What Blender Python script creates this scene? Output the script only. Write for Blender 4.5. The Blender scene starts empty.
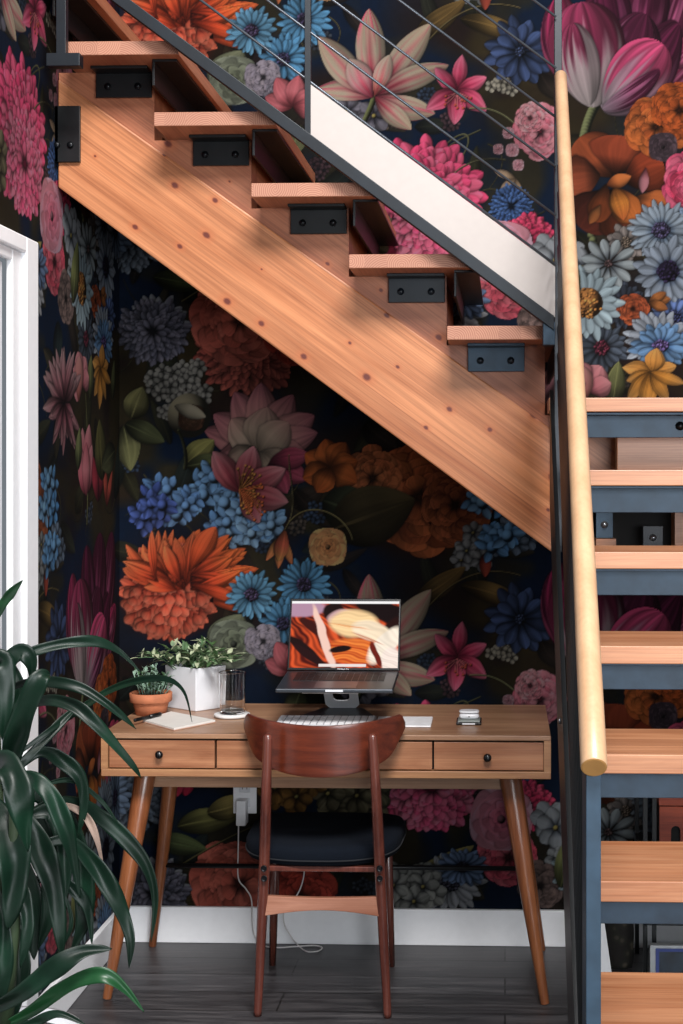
import bpy, math, random
import numpy as np
from mathutils import Vector, Matrix
random.seed(5)
SC = bpy.context.scene
COL = SC.collection
# ================================================================ camera
F, H, CX, CY, TH0 = 1430.0, 1.49, 458.0, 470.0, math.atan(47/1430)
cam_d = bpy.data.cameras.new('camera'); cam = bpy.data.objects.new('camera', cam_d); COL.objects.link(cam)
cam.location = (0, 0, H); cam.rotation_euler = (math.pi/2, 0, TH0)
cam_d.sensor_fit = 'AUTO'; cam_d.sensor_width = 36; cam_d.lens = F*36/1024
cam_d.shift_x = (341.5-CX)/1024; cam_d.shift_y = (CY-512)/1024
cam_d.clip_start = .05; cam_d.clip_end = 60
SC.camera = cam
# ================================================================ light
w = bpy.data.worlds.new('world'); SC.world = w; w.use_nodes = True
w.node_tree.nodes['Background'].inputs[0].default_value = (.80, .90, 1.0, 1)
w.node_tree.nodes['Background'].inputs[1].default_value = .18
def area(name, loc, target, sx, sy, power, col):
    l = bpy.data.lights.new(name, 'AREA'); l.shape = 'RECTANGLE'; l.size = sx; l.size_y = sy; l.energy = power; l.color = col
    o = bpy.data.objects.new(name, l); COL.objects.link(o); o.location = loc
    o.rotation_euler = (Vector(target)-Vector(loc)).to_track_quat('-Z', 'Y').to_euler(); return o
area('high_window_light', (.7, -.5, 5.7), (-.1, 4.2, 1.3), 2.6, 1.3, 560, (1, .97, .95))
area('front_window_light', (1.6, -1.6, 1.7), (-.3, 4.2, .9), 2.4, 2.0, 185, (.92, .96, 1))
SC.view_settings.view_transform = 'Standard'; SC.view_settings.look = 'None'
SC.view_settings.gamma = 1; SC.view_settings.use_curve_mapping = False
SC.view_settings.exposure = .25
SC.cycles.use_denoising = True
SC.cycles.max_bounces = 8
# ================================================================ helpers
_c, _s = math.cos(TH0), math.sin(TH0)
def at(px, py, Y):
    """world point at depth Y seen at photo pixel (px, py)"""
    k = (px-CX)/F
    X = Y*(k*_c-_s)/(_c+k*_s)
    return Vector((X, Y, H-(py-CY)*(-X*_s+Y*_c)/F))
def on_z(px, py, z):
    """world point on the horizontal plane z"""
    Y = 4.0
    for _ in range(30):
        p = at(px, py, Y); Y *= (H-z)/(H-p.z)
    return at(px, py, Y)
def ax(px, Y): return at(px, CY, Y).x
def srgb(h):
    v = [int(h[i:i+2], 16)/255 for i in (0, 2, 4)]
    return tuple(c/12.92 if c <= .04045 else ((c+.055)/1.055)**2.4 for c in v)+(1,)
class NT:
    def __init__(s, name):
        s.m = bpy.data.materials.new(name); s.m.use_nodes = True; s.t = s.m.node_tree; s.n = s.t.nodes
        s.b = s.n['Principled BSDF']
    def add(s, kind, **k):
        n = s.n.new('ShaderNode'+kind)
        for a, v in k.items():
            if a.startswith('i_'):
                key = a[2:]; key = int(key) if key.isdigit() else key.replace('_', ' ')
                n.inputs[key].default_value = v
            else: setattr(n, a, v)
        return n
    def link(s, a, b): s.t.links.new(a, b)
    def math(s, op, a, b=None):
        n = s.add('Math', operation=op)
        for i, v in enumerate((a, b)):
            if v is None: continue
            if isinstance(v, (int, float)): n.inputs[i].default_value = v
            else: s.link(v, n.inputs[i])
        return n.outputs[0]
    def ramp(s, fac, stops, interp='LINEAR'):
        r = s.add('ValToRGB'); e = r.color_ramp; e.interpolation = interp
        while len(e.elements) < len(stops): e.elements.new(.5)
        for el, (p, c) in zip(e.elements, stops):
            el.position = p; el.color = c if not isinstance(c, str) else srgb(c)
        s.link(fac, r.inputs[0]); return r.outputs[0]
    def mix(s, fac, a, b, mode='MIX'):
        n = s.add('Mix', data_type='RGBA', blend_type=mode)
        if isinstance(fac, (int, float)): n.inputs[0].default_value = fac
        else: s.link(fac, n.inputs[0])
        for i, v in ((6, a), (7, b)):
            if isinstance(v, tuple): n.inputs[i].default_value = v
            else: s.link(v, n.inputs[i])
        return n.outputs[2]
def simple(name, col, rough=.5, metal=0., noise=.08, nscale=40, bump=0., coat=0., spec=.5):
    q = NT(name); c = srgb(col) if isinstance(col, str) else col
    tc = q.add('TexCoord'); n = q.add('TexNoise', i_Scale=nscale, i_Detail=4.)
    q.link(tc.outputs['Object'], n.inputs['Vector'])
    lo = tuple(v*(1-noise) for v in c[:3])+(1,); hi = tuple(min(1, v*(1+noise)) for v in c[:3])+(1,)
    q.link(q.ramp(n.outputs['Fac'], [(.3, lo), (.7, hi)]), q.b.inputs['Base Color'])
    q.b.inputs['Roughness'].default_value = rough; q.b.inputs['Metallic'].default_value = metal
    q.b.inputs['Coat Weight'].default_value = coat; q.b.inputs['Specular IOR Level'].default_value = spec
    if bump:
        b = q.add('Bump', i_Strength=bump, i_Distance=.002); q.link(n.outputs['Fac'], b.inputs['Height']); q.link(b.outputs[0], q.b.inputs['Normal'])
    return q.m
def wood(name, lo, hi, rot=(0, 0, 0), stretch=(1.2, 14, 14), knots=None, rough=.5, planks=None, fine=.35, coat=0., dark='6a3018', pw=.09, seed=0.):
    """long-grain wood; grain runs along local X after rot"""
    q = NT(name); tc = q.add('TexCoord'); mp = q.add('Mapping'); mp.inputs['Rotation'].default_value = rot; mp.inputs['Location'].default_value = (seed, seed*.7, seed*.3)
    q.link(tc.outputs['Object'], mp.inputs['Vector'])
    st = q.add('VectorMath', operation='MULTIPLY'); st.inputs[1].default_value = stretch; q.link(mp.outputs[0], st.inputs[0])
    n1 = q.add('TexNoise', i_Scale=1.6, i_Detail=6., i_Roughness=.6, i_Distortion=.6); q.link(st.outputs[0], n1.inputs['Vector'])
    st2 = q.add('VectorMath', operation='MULTIPLY'); st2.inputs[1].default_value = tuple(v*m for v, m in zip(stretch, (1.5, 9, 9))); q.link(mp.outputs[0], st2.inputs[0])
    n2 = q.add('TexNoise', i_Scale=2., i_Detail=3.); q.link(st2.outputs[0], n2.inputs['Vector'])
    c = q.ramp(n1.outputs['Fac'], [(.28, lo), (.5, q_mid(lo, hi)), (.72, hi)])
    c = q.mix(fine, c, q.ramp(n2.outputs['Fac'], [(.35, (.45, .40, .38, 1)), (.6, (1, 1, 1, 1))]), 'MULTIPLY')
    if planks:
        sp = q.add('SeparateXYZ'); q.link(mp.outputs[0], sp.inputs[0])
        u = q.math('DIVIDE', sp.outputs[planks], pw); fl = q.math('FLOOR', u); wn = q.add('TexWhiteNoise', noise_dimensions='1D'); q.link(fl, wn.inputs['W'])
        c = q.mix(.30, c, q.ramp(wn.outputs['Value'], [(0, (.55, .50, .48, 1)), (1, (1.1, 1.08, 1.05, 1))]), 'MULTIPLY')
        fr = q.math('FRACT', u); e = q.math('GREATER_THAN', fr, .975); c = q.mix(q.math('MULTIPLY', e, .35), c, srgb(dark))
    if knots:
        ks = q.add('SeparateXYZ'); q.link(mp.outputs[0], ks.inputs[0]); kv = q.add('CombineXYZ')
        q.link(q.math('MULTIPLY', ks.outputs[0], .75), kv.inputs[0]); q.link(ks.outputs[2], kv.inputs[1])
        v = q.add('TexVoronoi', feature='F1', voronoi_dimensions='2D', i_Scale=knots); q.link(kv.outputs[0], v.inputs['Vector'])
        vs = q.add('SeparateColor'); q.link(v.outputs['Color'], vs.inputs[0])
        nd = q.math('ADD', v.outputs['Distance'], q.math('MULTIPLY', n2.outputs['Fac'], .04))
        nd = q.math('DIVIDE', q.math('SUBTRACT', nd, .015), q.math('ADD', q.math('MULTIPLY', vs.outputs[0], .9), .35))
        nd = q.math('ADD', nd, q.math('MULTIPLY', q.math('GREATER_THAN', vs.outputs[1], .72), 5.))
        c = q.mix(q.ramp(nd, [(.05, (.8, .8, .8, 1)), (.12, (.35, .35, .35, 1)), (.22, (0, 0, 0, 1))]), c, srgb('a45a34'))
        c = q.mix(q.ramp(nd, [(.05, (1, 1, 1, 1)), (.095, (0, 0, 0, 1))]), c, srgb('5a2418'))
    q.link(c, q.b.inputs['Base Color'])
    q.b.inputs['Roughness'].default_value = rough; q.b.inputs['Coat Weight'].default_value = coat; q.b.inputs['Coat Roughness'].default_value = .25
    b = q.add('Bump', i_Strength=.15, i_Distance=.001); q.link(n2.outputs['Fac'], b.inputs['Height']); q.link(b.outputs[0], q.b.inputs['Normal'])
    return q.m
def q_mid(a, b):
    a, b = srgb(a), srgb(b); return tuple((x+y)/2 for x, y in zip(a, b))
def endgrain(name, lo, hi):
    q = NT(name); tc = q.add('TexCoord'); sp = q.add('SeparateXYZ'); q.link(tc.outputs['Object'], sp.inputs[0])
    fl = q.math('FLOOR', q.math('DIVIDE', sp.outputs['X'], .058)); wn = q.add('TexWhiteNoise', noise_dimensions='1D'); q.link(fl, wn.inputs['W'])
    sc = q.add('SeparateColor'); q.link(wn.outputs['Color'], sc.inputs[0])
    x0 = q.math('ADD', q.math('MULTIPLY', fl, .058), q.math('ADD', q.math('MULTIPLY', sc.outputs[0], .09), -.02))
    dx = q.math('SUBTRACT', sp.outputs['X'], x0)
    dz = q.math('MULTIPLY', q.math('FRACT', q.math('DIVIDE', q.math('SUBTRACT', sp.outputs['Z'], H+.004), .1863)), .1863)
    cx = q.add('CombineXYZ'); q.link(dx, cx.inputs[0]); q.link(q.math('SUBTRACT', dz, q.math('ADD', q.math('MULTIPLY', sc.outputs[1], .10), .09)), cx.inputs[2])
    wv = q.add('TexWave', wave_type='RINGS', rings_direction='Y', i_Scale=58., i_Distortion=1.2, i_Detail=2.); q.link(cx.outputs[0], wv.inputs['Vector'])
    c = q.ramp(wv.outputs['Fac'], [(.2, lo), (.75, hi)])
    c = q.mix(.35, c, q.ramp(sc.outputs[2], [(0, (.6, .55, .55, 1)), (1, (1, 1, 1, 1))]), 'MULTIPLY')
    q.link(c, q.b.inputs['Base Color']); q.b.inputs['Roughness'].default_value = .6
    return q.m
class MB:
    """collects geometry in world coordinates; build() links it as one mesh object"""
    def __init__(s): s.v, s.f, s.mi, s.sm = [], [], [], []
    def face(s, idx, m=0, smooth=False): s.f.append(idx); s.mi.append(m); s.sm.append(smooth)
    def hexa(s, P, m=0, mf=None):
        b = len(s.v); s.v += [tuple(p) for p in P]
        for k, q in enumerate(((0, 3, 2, 1), (4, 5, 6, 7), (0, 1, 5, 4), (1, 2, 6, 5), (2, 3, 7, 6), (3, 0, 4, 7))):
            s.face([b+i for i in q], m if mf is None or k not in mf else mf[k])
        return s
    def box(s, x0, x1, y0, y1, z0, z1, m=0, mf=None):
        # mf keys: 0 bottom 1 top 2 front(-Y) 3 right 4 back 5 left
        return s.hexa([(x0, y0, z0), (x1, y0, z0), (x1, y1, z0), (x0, y1, z0), (x0, y0, z1), (x1, y0, z1), (x1, y1, z1), (x0, y1, z1)], m, mf)
    def prism_y(s, pts, y0, y1, m=0):      # pts (x, z) counter-clockwise seen from -Y
        b = len(s.v); n = len(pts)
        s.v += [(x, y0, z) for x, z in pts]+[(x, y1, z) for x, z in pts]
        s.face([b+i for i in range(n)], m); s.face([b+n+i for i in range(n)][::-1], m)
        for i in range(n): s.face([b+i, b+n+i, b+n+(i+1) % n, b+(i+1) % n], m)
        return s
    def prism_x(s, pts, x0, x1, m=0):      # pts (y, z)
        b = len(s.v); n = len(pts)
        s.v += [(x0, y, z) for y, z in pts]+[(x1, y, z) for y, z in pts]
        s.face([b+i for i in range(n)][::-1], m); s.face([b+n+i for i in range(n)], m)
        for i in range(n): s.face([b+i, b+(i+1) % n, b+n+(i+1) % n, b+n+i], m)
        return s
    def prism_z(s, pts, z0, z1, m=0):
        b = len(s.v); n = len(pts)
        s.v += [(x, y, z0) for x, y in pts]+[(x, y, z1) for x, y in pts]
        s.face([b+i for i in range(n)][::-1], m); s.face([b+n+i for i in range(n)], m)
        for i in range(n): s.face([b+i, b+(i+1) % n, b+n+(i+1) % n, b+n+i], m)
        return s
    def tube(s, pts, rad, n=10, caps=True, m=0, ell=1., endm=None):
        pts = [Vector(p) for p in pts]
        if not hasattr(rad, '__len__'): rad = [rad]*len(pts)
        b = len(s.v); up = None
        for i, p in enumerate(pts):
            t = (pts[min(i+1, len(pts)-1)]-pts[max(i-1, 0)]).normalized()
            if up is None:
                up = Vector((0, 0, 1)) if abs(t.z) < .9 else Vector((0, 1, 0))
            a = up.cross(t).normalized(); c = t.cross(a).normalized(); up = c
            for k in range(n):
                q = 2*math.pi*k/n; s.v.append(tuple(p+a*rad[i]*math.cos(q)+c*rad[i]*ell*math.sin(q)))
        for i in range(len(pts)-1):
            for k in range(n):
                s.face([b+i*n+k, b+i*n+(k+1) % n, b+(i+1)*n+(k+1) % n, b+(i+1)*n+k], m, True)
        if caps:
            e = m if endm is None else endm
            s.face([b+k for k in range(n)][::-1], e); s.face([b+(len(pts)-1)*n+k for k in range(n)], e)
        return s
    def lathe(s, c, prof, n=32, m=0, axis='z', ms=None):    # prof: (r, h) from bottom to top
        b = len(s.v); c = Vector(c)
        for (r, h) in prof:
            for k in range(n):
                q = 2*math.pi*k/n; u, v = r*math.cos(q), r*math.sin(q)
                d = (u, v, h) if axis == 'z' else ((u, h, -v) if axis == 'y' else (h, u, v))
                s.v.append(tuple(c+Vector(d)))
        for i in range(len(prof)-1):
            for k in range(n):
                s.face([b+i*n+k, b+i*n+(k+1) % n, b+(i+1)*n+(k+1) % n, b+(i+1)*n+k], m if ms is None else ms[i], True)
        if prof[0][0] > 1e-6: s.face([b+k for k in range(n)][::-1], m)
        if prof[-1][0] > 1e-6: s.face([b+(len(prof)-1)*n+k for k in range(n)], m)
        return s
    def build(s, name, mats, parent=None, bevel=0, subsurf=0, seg=2):
        me = bpy.data.meshes.new(name)
        off = parent.matrix_world.translation if parent else Vector((0, 0, 0))
        if parent:
            off = Vector((0, 0, 0)); p = parent
            while p: off += p.location; p = p.parent
        me.from_pydata([tuple(Vector(v)-off) for v in s.v], [], s.f)
        for m in (mats if isinstance(mats, (list, tuple)) else [mats]): me.materials.append(m)
        me.polygons.foreach_set('material_index', s.mi); me.polygons.foreach_set('use_smooth', s.sm); me.update()
        o = bpy.data.objects.new(name, me); COL.objects.link(o)
        if parent: o.parent = parent
        if bevel:
            d = o.modifiers.new('bevel', 'BEVEL'); d.width = bevel; d.segments = seg; d.limit_method = 'ANGLE'; d.angle_limit = .7
        if subsurf:
            d = o.modifiers.new('subsurf', 'SUBSURF'); d.levels = subsurf; d.render_levels = subsurf
        return o
def thing(name, loc, label, cat, group=None):
    o = bpy.data.objects.new(name, None); COL.objects.link(o); o.location = loc; o.empty_display_size = .05
    o['label'] = label; o['category'] = cat
    if group: o['group'] = group
    return o
def tag(o, label, cat, group=None):
    o['label'] = label; o['category'] = cat
    if group: o['group'] = group
    return o
def structure(o): o['kind'] = 'structure'; return o
def spline(pts, n=8):
    P = [Vector(p) for p in pts]; out = []
    for i in range(len(P)-1):
        a, b, c, d = P[max(i-1, 0)], P[i], P[i+1], P[min(i+2, len(P)-1)]
        for k in range(n):
            t = k/n
            out.append(.5*((2*b)+(c-a)*t+(2*a-5*b+4*c-d)*t*t+(3*b-a-3*c+d)*t**3))
    return out+[P[-1]]
# ---------------------------------------------------------------- wallpaper print
# The floral print is computed here, one repeat (TW x TH print units, 1 unit = 3.14 mm),
# and carried by the wall meshes as a colour attribute.
TW, TH, S = 600, 567, 2
U0, V0 = 119.0, 0.0
def painter():
    rng = np.random.default_rng(7)
    Wp, Hp = TW*S, TH*S
    def hx(h):
        return np.array([int(h[i:i+2], 16) / 255 for i in (0, 2, 4)], dtype=np.float32)
    def vnoise(nx, ny, seed):
        r = np.random.default_rng(seed); g = r.random((ny, nx)).astype(np.float32)
        yy = np.arange(Hp) / Hp * ny; xx = np.arange(Wp) / Wp * nx
        y0 = yy.astype(int); x0 = xx.astype(int); fy = yy - y0; fx = xx - x0
        fy = (fy*fy*(3-2*fy))[:, None]; fx = (fx*fx*(3-2*fx))[None]
        y1 = (y0+1) % ny; x1 = (x0+1) % nx
        return (g[y0][:, x0]*(1-fx) + g[y0][:, x1]*fx)*(1-fy) + (g[y1][:, x0]*(1-fx) + g[y1][:, x1]*fx)*fy
    n1 = vnoise(6, 6, 1)*.6 + vnoise(14, 14, 2)*.4
    n2 = vnoise(9, 8, 3)*.6 + vnoise(25, 25, 4)*.4
    n3 = vnoise(120, 120, 5)
    navy, olive, brown = hx('08152a'), hx('2c2411'), hx('1c1210')
    a = np.clip((n1-.45)*5, 0, 1)[..., None]; b = np.clip((n2-.5)*5, 0, 1)[..., None]
    img = navy*(1-a) + brown*a
    img = img*(1-b*.8) + olive*b*.8
    img *= (.95+.1*n3[..., None])
    fine = vnoise(400, 380, 6)
    def win(x0, y0, x1, y1):
        ix0, iy0 = int((x0-U0)*S)-2, int((y0-V0)*S)-2
        ix1, iy1 = int((x1-U0)*S)+3, int((y1-V0)*S)+3
        X = np.arange(ix0, ix1); Y = np.arange(iy0, iy1)
        return X, Y, (X[None]/S+U0).astype(np.float32), (Y[:, None]/S+V0).astype(np.float32)
    def blend(X, Y, al, col):
        ii = np.ix_(Y % Hp, X % Wp)
        al = al[..., None]
        img[ii] = img[ii]*(1-al) + col*al
    def petal(x, y, ang, L, W, c0, c1, c2=None, stripe=0., nst=7, pw=1.3, bend=0., edge=.35, side=.25, rim=.0, ruf=0., halo=.45, dark=.45, rib=None, q0=.75, al=1., sk=None, skn=9, ska=.9, skp=.3):
        """one petal: root x,y, direction ang in degrees (0 right, 90 up)"""
        th = math.radians(ang); cx, cy = math.cos(th), -math.sin(th)
        R = L + W
        X, Y, gx, gy = win(min(x, x+cx*L)-W*.8-abs(bend)*L, min(y, y+cy*L)-W*.8-abs(bend)*L, max(x, x+cx*L)+W*.8+abs(bend)*L, max(y, y+cy*L)+W*.8+abs(bend)*L)
        dx, dy = gx-x, gy-y
        t = (dx*cx + dy*cy)/L; s = -dx*cy + dy*cx - bend*L*t*t
        tc = np.clip(t, 0, 1)
        f = np.sin(math.pi*tc**pw)
        hw = W/2*np.maximum(f, 0)**q0
        ph = rng.random()*6.28
        if ruf: hw = hw*(1+ruf*np.sin(9*tc+ph)+ruf*.6*np.sin(23*tc+2*ph))
        d = hw-np.abs(s)
        ins = ((t > 0) & (t < 1))
        if halo:
            blend(X, Y, np.clip((d+2.2)/3.2, 0, 1)*halo*ins*al, np.array([.02, .02, .03], np.float32))
        a = np.clip(d*S+.5, 0, 1)*ins*al
        q = np.clip(s/np.maximum(hw, .3), -1.2, 1.2)
        c2_ = c1 if c2 is None else c2
        tt = tc[..., None]
        col = np.where(tt < .5, c0*(1-tt*2)+c1*tt*2, c1*(2-tt*2)+c2_*(tt*2-1))
        if rib is not None:
            rr = np.clip(1-np.abs(q+.08*np.sin(7*tc+ph))*2.6, 0, 1)*np.clip(1.15-tc, 0, 1)
            rr = np.maximum(rr, .8*np.clip(1-np.abs(np.abs(q)-.62)*7, 0, 1)*np.clip(1-tc, 0, 1))[..., None]
            col = col*(1-rr)+rib*rr
        if sk is not None:
            tb = rng.random(60).astype(np.float32)
            zz = (q+1.3)*skn+1.2*np.sin(2.2*tc+ph)*.5; i0 = np.clip(zz, 0, 57).astype(int); f_ = np.clip(zz-i0, 0, 1); f_ = f_*f_*(3-2*f_)
            v_ = tb[i0]*(1-f_)+tb[i0+1]*f_
            k_ = np.clip((v_-.78+skp+(tc-.35)*1.15)*3.2, 0, 1)*ska*np.clip(tc*5-.3, 0, 1)
            k_ = k_[..., None]; col = col*(1-k_)+(sk*(.75+.5*v_[..., None]))*k_
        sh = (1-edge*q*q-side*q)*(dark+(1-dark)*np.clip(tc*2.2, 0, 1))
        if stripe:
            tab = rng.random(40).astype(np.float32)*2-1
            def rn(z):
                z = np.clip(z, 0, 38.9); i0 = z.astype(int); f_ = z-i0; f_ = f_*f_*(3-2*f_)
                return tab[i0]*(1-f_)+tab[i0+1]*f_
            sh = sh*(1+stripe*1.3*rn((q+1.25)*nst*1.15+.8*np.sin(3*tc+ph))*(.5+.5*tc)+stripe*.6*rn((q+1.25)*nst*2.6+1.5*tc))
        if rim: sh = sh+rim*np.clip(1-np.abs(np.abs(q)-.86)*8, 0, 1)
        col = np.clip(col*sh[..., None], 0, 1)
        blend(X, Y, a, col)
    def ball(x, y, r, c, hl=1.25, e=1.):
        X, Y, gx, gy = win(x-r, y-r*e, x+r, y+r*e)
        d = np.sqrt((gx-x)**2+((gy-y)/e)**2)
        sh = hl-.75*((gx-x+.4*r)**2+(gy-y+.4*r)**2)/(r*r)
        blend(X, Y, np.clip((r-d)*S+.5, 0, 1), np.clip(c*np.maximum(sh, .15)[..., None], 0, 1))
    def glow(x, y, r, c, k=.6):
        X, Y, gx, gy = win(x-r, y-r, x+r, y+r)
        d = ((gx-x)**2+(gy-y)**2)/(r*r)
        blend(X, Y, np.clip(1-d, 0, 1)*k, c)
    def stroke(pts, w0, w1, c):
        pts = [np.array(p, dtype=float) for p in pts]
        n = 40
        for i in range(n+1):
            t = i/n
            P = pts
            while len(P) > 1: P = [P[k]*(1-t)+P[k+1]*t for k in range(len(P)-1)]
            ball(P[0][0], P[0][1], w0*(1-t)+w1*t, c, 1.15)
    def curve(pts, w0, w1, c):
        pts = [np.array(p, dtype=float) for p in pts]
        L = sum(np.linalg.norm(pts[k+1]-pts[k]) for k in range(len(pts)-1)); n = int(L/max(.5, min(w0, w1)))+4
        for i in range(n+1):
            t = i/n; P = pts
            while len(P) > 1: P = [P[k]*(1-t)+P[k+1]*t for k in range(len(P)-1)]
            ball(P[0][0], P[0][1], w0*(1-t)+w1*t, c, 1.15)
    def leaf(x, y, ang, L, W, c='4a5128', bend=0, al=1.):
        c = hx(c) if isinstance(c, str) else c
        petal(x, y, ang, L, W, c*.6, c, c*1.15, stripe=.12, nst=4, pw=.85, bend=bend, edge=.3, side=.3, al=al)
        petal(x, y, ang, L*.9, max(1.2, W*.06), c*1.4, c*1.4, pw=.8, bend=bend, edge=0, side=0, halo=0, dark=.8, al=al*.7)
    def daisy(x, y, r, n, c0, c1, cc, e=1., rc=.27, tilt=0, two=True, cdark=.5):
        c0, c1, cc = hx(c0), hx(c1), hx(cc)
        for lay in ((1, .0), (.82, .5)) if two else ((1, 0),):
            for k in range(n):
                a = 360*(k+lay[1])/n+rng.uniform(-5, 5)+tilt
                l = r*lay[0]*rng.uniform(.88, 1.08)
                l *= math.sqrt(math.cos(math.radians(a))**2+(e*math.sin(math.radians(a)))**2)
                j = rng.uniform(.78, 1.12)
                petal(x+math.cos(math.radians(a))*r*.1, y-math.sin(math.radians(a))*r*.1*e, a, l*.95, r*6.3/n*.62, c0, c1*j, c1*j*1.05, stripe=.16, nst=2, pw=1.7, q0=.6, bend=rng.uniform(-.08, .08), dark=.5, halo=.5)
        ball(x, y, r*rc, cc*(.85 if rc > .4 else .55), 1.1, e)
        for k in range(60):
            a = rng.uniform(0, 6.28); q = math.sqrt(rng.random())*r*rc
            ball(x+math.cos(a)*q, y+math.sin(a)*q*e, r*.035+.35, np.clip(cc*rng.uniform(.5, 1.5), 0, 1), 1.2)
    def mum(x, y, r, ca, cb, cdk, e=1., n=1., up=90, wide=1., tips=None):
        ca, cb, cdk = hx(ca), hx(cb), hx(cdk)
        ball(x, y, r*.93, cdk, 1.0, e)
        rings = 9
        for i in range(rings):
            f = 1-i/rings; m = int((30*f+7)*n)
            for k in range(m):
                a = math.radians(360*k/m+rng.uniform(-7, 7)+i*13)
                rr = r*f*.62*rng.uniform(.85, 1.1)
                px_, py_ = x+math.cos(a)*rr, y-math.sin(a)*rr*e
                L = r*.40*rng.uniform(.85, 1.15)*(0.75+.35*f); m_ = rng.random(); c = ca*m_+cb*(1-m_)
                petal(px_, py_, math.degrees(a)+rng.uniform(-14, 14), L, r*.17*wide, c*.55, c, c*1.25 if tips is None else hx(tips), pw=1.6, q0=.6, stripe=.12, nst=3, bend=rng.uniform(-.15, .15), dark=.35, halo=.38, edge=.3)
    def peony(x, y, r, ca, cb, cdk, e=1., n=1.):
        ca, cb, cdk = hx(ca), hx(cb), hx(cdk)
        ball(x, y, r*.8, cdk, 1.0, e)
        for i in range(6):
            f = 1-i/6; m = int((7+4*f)*n)
            for k in range(m):
                a = math.radians(360*k/m+rng.uniform(-14, 14)+i*31)
                rr = r*f*.42
                m_ = rng.random(); c = ca*m_+cb*(1-m_)
                petal(x+math.cos(a)*rr*.6, y-math.sin(a)*rr*.6*e, math.degrees(a)+rng.uniform(-12, 12), r*(.28+.42*f)*rng.uniform(.85, 1.1), r*(.24+.40*f), c*.5, c, c*1.2, pw=2.0, q0=.5, stripe=.10, nst=5, ruf=.06, dark=.35, halo=.5, edge=.15, side=.18, rim=.10)
    def rose(x, y, r, ca, cb):
        ca, cb = hx(ca), hx(cb)
        for i in range(6):
            f = 1-i/6.5; m = 4
            for k in range(m):
                a = math.radians(360*k/m+i*50+rng.uniform(-10, 10))
                c = ca*(1-f)+cb*f
                petal(x-math.cos(a)*r*f*.25, y+math.sin(a)*r*f*.25, math.degrees(a), r*f*1.2, r*f*1.6, c*.5, c, c*1.2, pw=2.2, q0=.5, stripe=.05, dark=.5, halo=.45, edge=.1, side=.25, rim=.12)
        ball(x, y, r*.13, cb*.5)
    def lily(x, y, petals, c0, c1, c2, rib=None, stripe=.12, pw=1.0, **k):
        for (a, L, W, b) in petals:
            petal(x, y, a, L, W, hx(c0), hx(c1), hx(c2), bend=b, rib=None if rib is None else hx(rib), stripe=stripe, nst=5, pw=pw, ruf=.03, rim=.06, **k)
    def stamens(x, y, a0, a1, L, n, c, tip):
        for k in range(n):
            a = math.radians(rng.uniform(a0, a1)); l = L*rng.uniform(.5, 1)
            curve([(x, y), (x+math.cos(a)*l*.5+rng.uniform(-2, 2), y-math.sin(a)*l*.5), (x+math.cos(a)*l, y-math.sin(a)*l)], .7, .5, hx(c))
            ball(x+math.cos(a)*l, y-math.sin(a)*l, 1.6, hx(tip))
    def bell_cluster(x, y, r, n, ca, cb, dk):
        for k in range(n):
            q = math.sqrt(rng.random())*r; a = rng.uniform(0, 6.28)
            bx, by = x+math.cos(a)*q, y+math.sin(a)*q*.7; rot = rng.uniform(0, 360); m_ = rng.random(); c = hx(ca)*m_+hx(cb)*(1-m_)
            for j in range(5):
                petal(bx, by, rot+72*j+rng.uniform(-12, 12), rng.uniform(11, 19), 8.5, hx(dk), c, c*1.3, pw=1.4, stripe=.12, nst=2, bend=rng.uniform(-.25, .25), dark=.4)
            ball(bx, by, rng.uniform(4.2, 6.4), c*1.2, 1.2, 1.15)
    def puff(x, y, r, n, c, dk, s=5.):
        if s >= 8:
            for k in range(n):
                q = math.sqrt(rng.random())*r; a = rng.uniform(0, 6.28); bx, by = x+math.cos(a)*q, y+math.sin(a)*q*.9; rot = rng.uniform(0, 90)
                for j in range(6): petal(bx, by, rot+60*j+rng.uniform(-8, 8), s*1.5, s*1.1, hx(dk)*1.3, hx(c)*rng.uniform(.8, 1.0), pw=1.5, q0=.6, stripe=.14, nst=3, dark=.5, ruf=.05)
                ball(bx, by, s*.2, hx('8a7a3c'))
            return
        for k in range(n):
            q = math.sqrt(rng.random())*r; a = rng.uniform(0, 6.28); bx, by = x+math.cos(a)*q, y+math.sin(a)*q*.9; rot = rng.uniform(0, 90)
            for j in range(5):
                petal(bx, by, rot+72*j, s*1.3, s, hx(dk), hx(c)*rng.uniform(.75, 1.1), pw=1.8, q0=.55, dark=.5, halo=.4)
            ball(bx, by, s*.22, hx(dk)*1.3)
    # ---------- undergrowth: dim leaves, curls and shadowy buds over the whole repeat
    for k in range(95):
        x, y = rng.uniform(U0, U0+TW), rng.uniform(0, TH)
        leaf(x, y, rng.uniform(0, 360), rng.uniform(30, 75), rng.uniform(12, 26), hx(['22241a', '2b2a18', '1b2422', '241c18', '30291a'][k % 5]), rng.uniform(-.3, .3), al=.75)
    for k in range(60):
        x, y = rng.uniform(U0, U0+TW), rng.uniform(0, TH); a = rng.uniform(0, 6.28)
        curve([(x, y), (x+30*math.cos(a), y+30*math.sin(a)), (x+45*math.cos(a+1.2), y+45*math.sin(a+1.2))], .7, .4, hx('4a4428'))
    for k in range(26):
        puff(rng.uniform(U0, U0+TW), rng.uniform(0, TH), 10, 8, ['39404c', '4a4038', '2c3a50', '443036'][k % 4], '14161c', 4)
    # ---------- v 380-567 zone, left part (seen under the stair)
    petal(300, 480, 0, 1, 1, navy, navy)
    mum(247, 348, 50, '8a3a30', 'a04a3a', '3a1512', .95)
    puff(176, 388, 32, 44, '8f8a80', '2c2a26', 6)
    daisy(156, 325, 32, 15, '5a5a60', '8f9096', '2c2430')
    glow(262, 432, 62, hx('24120f'), .5)
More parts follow.
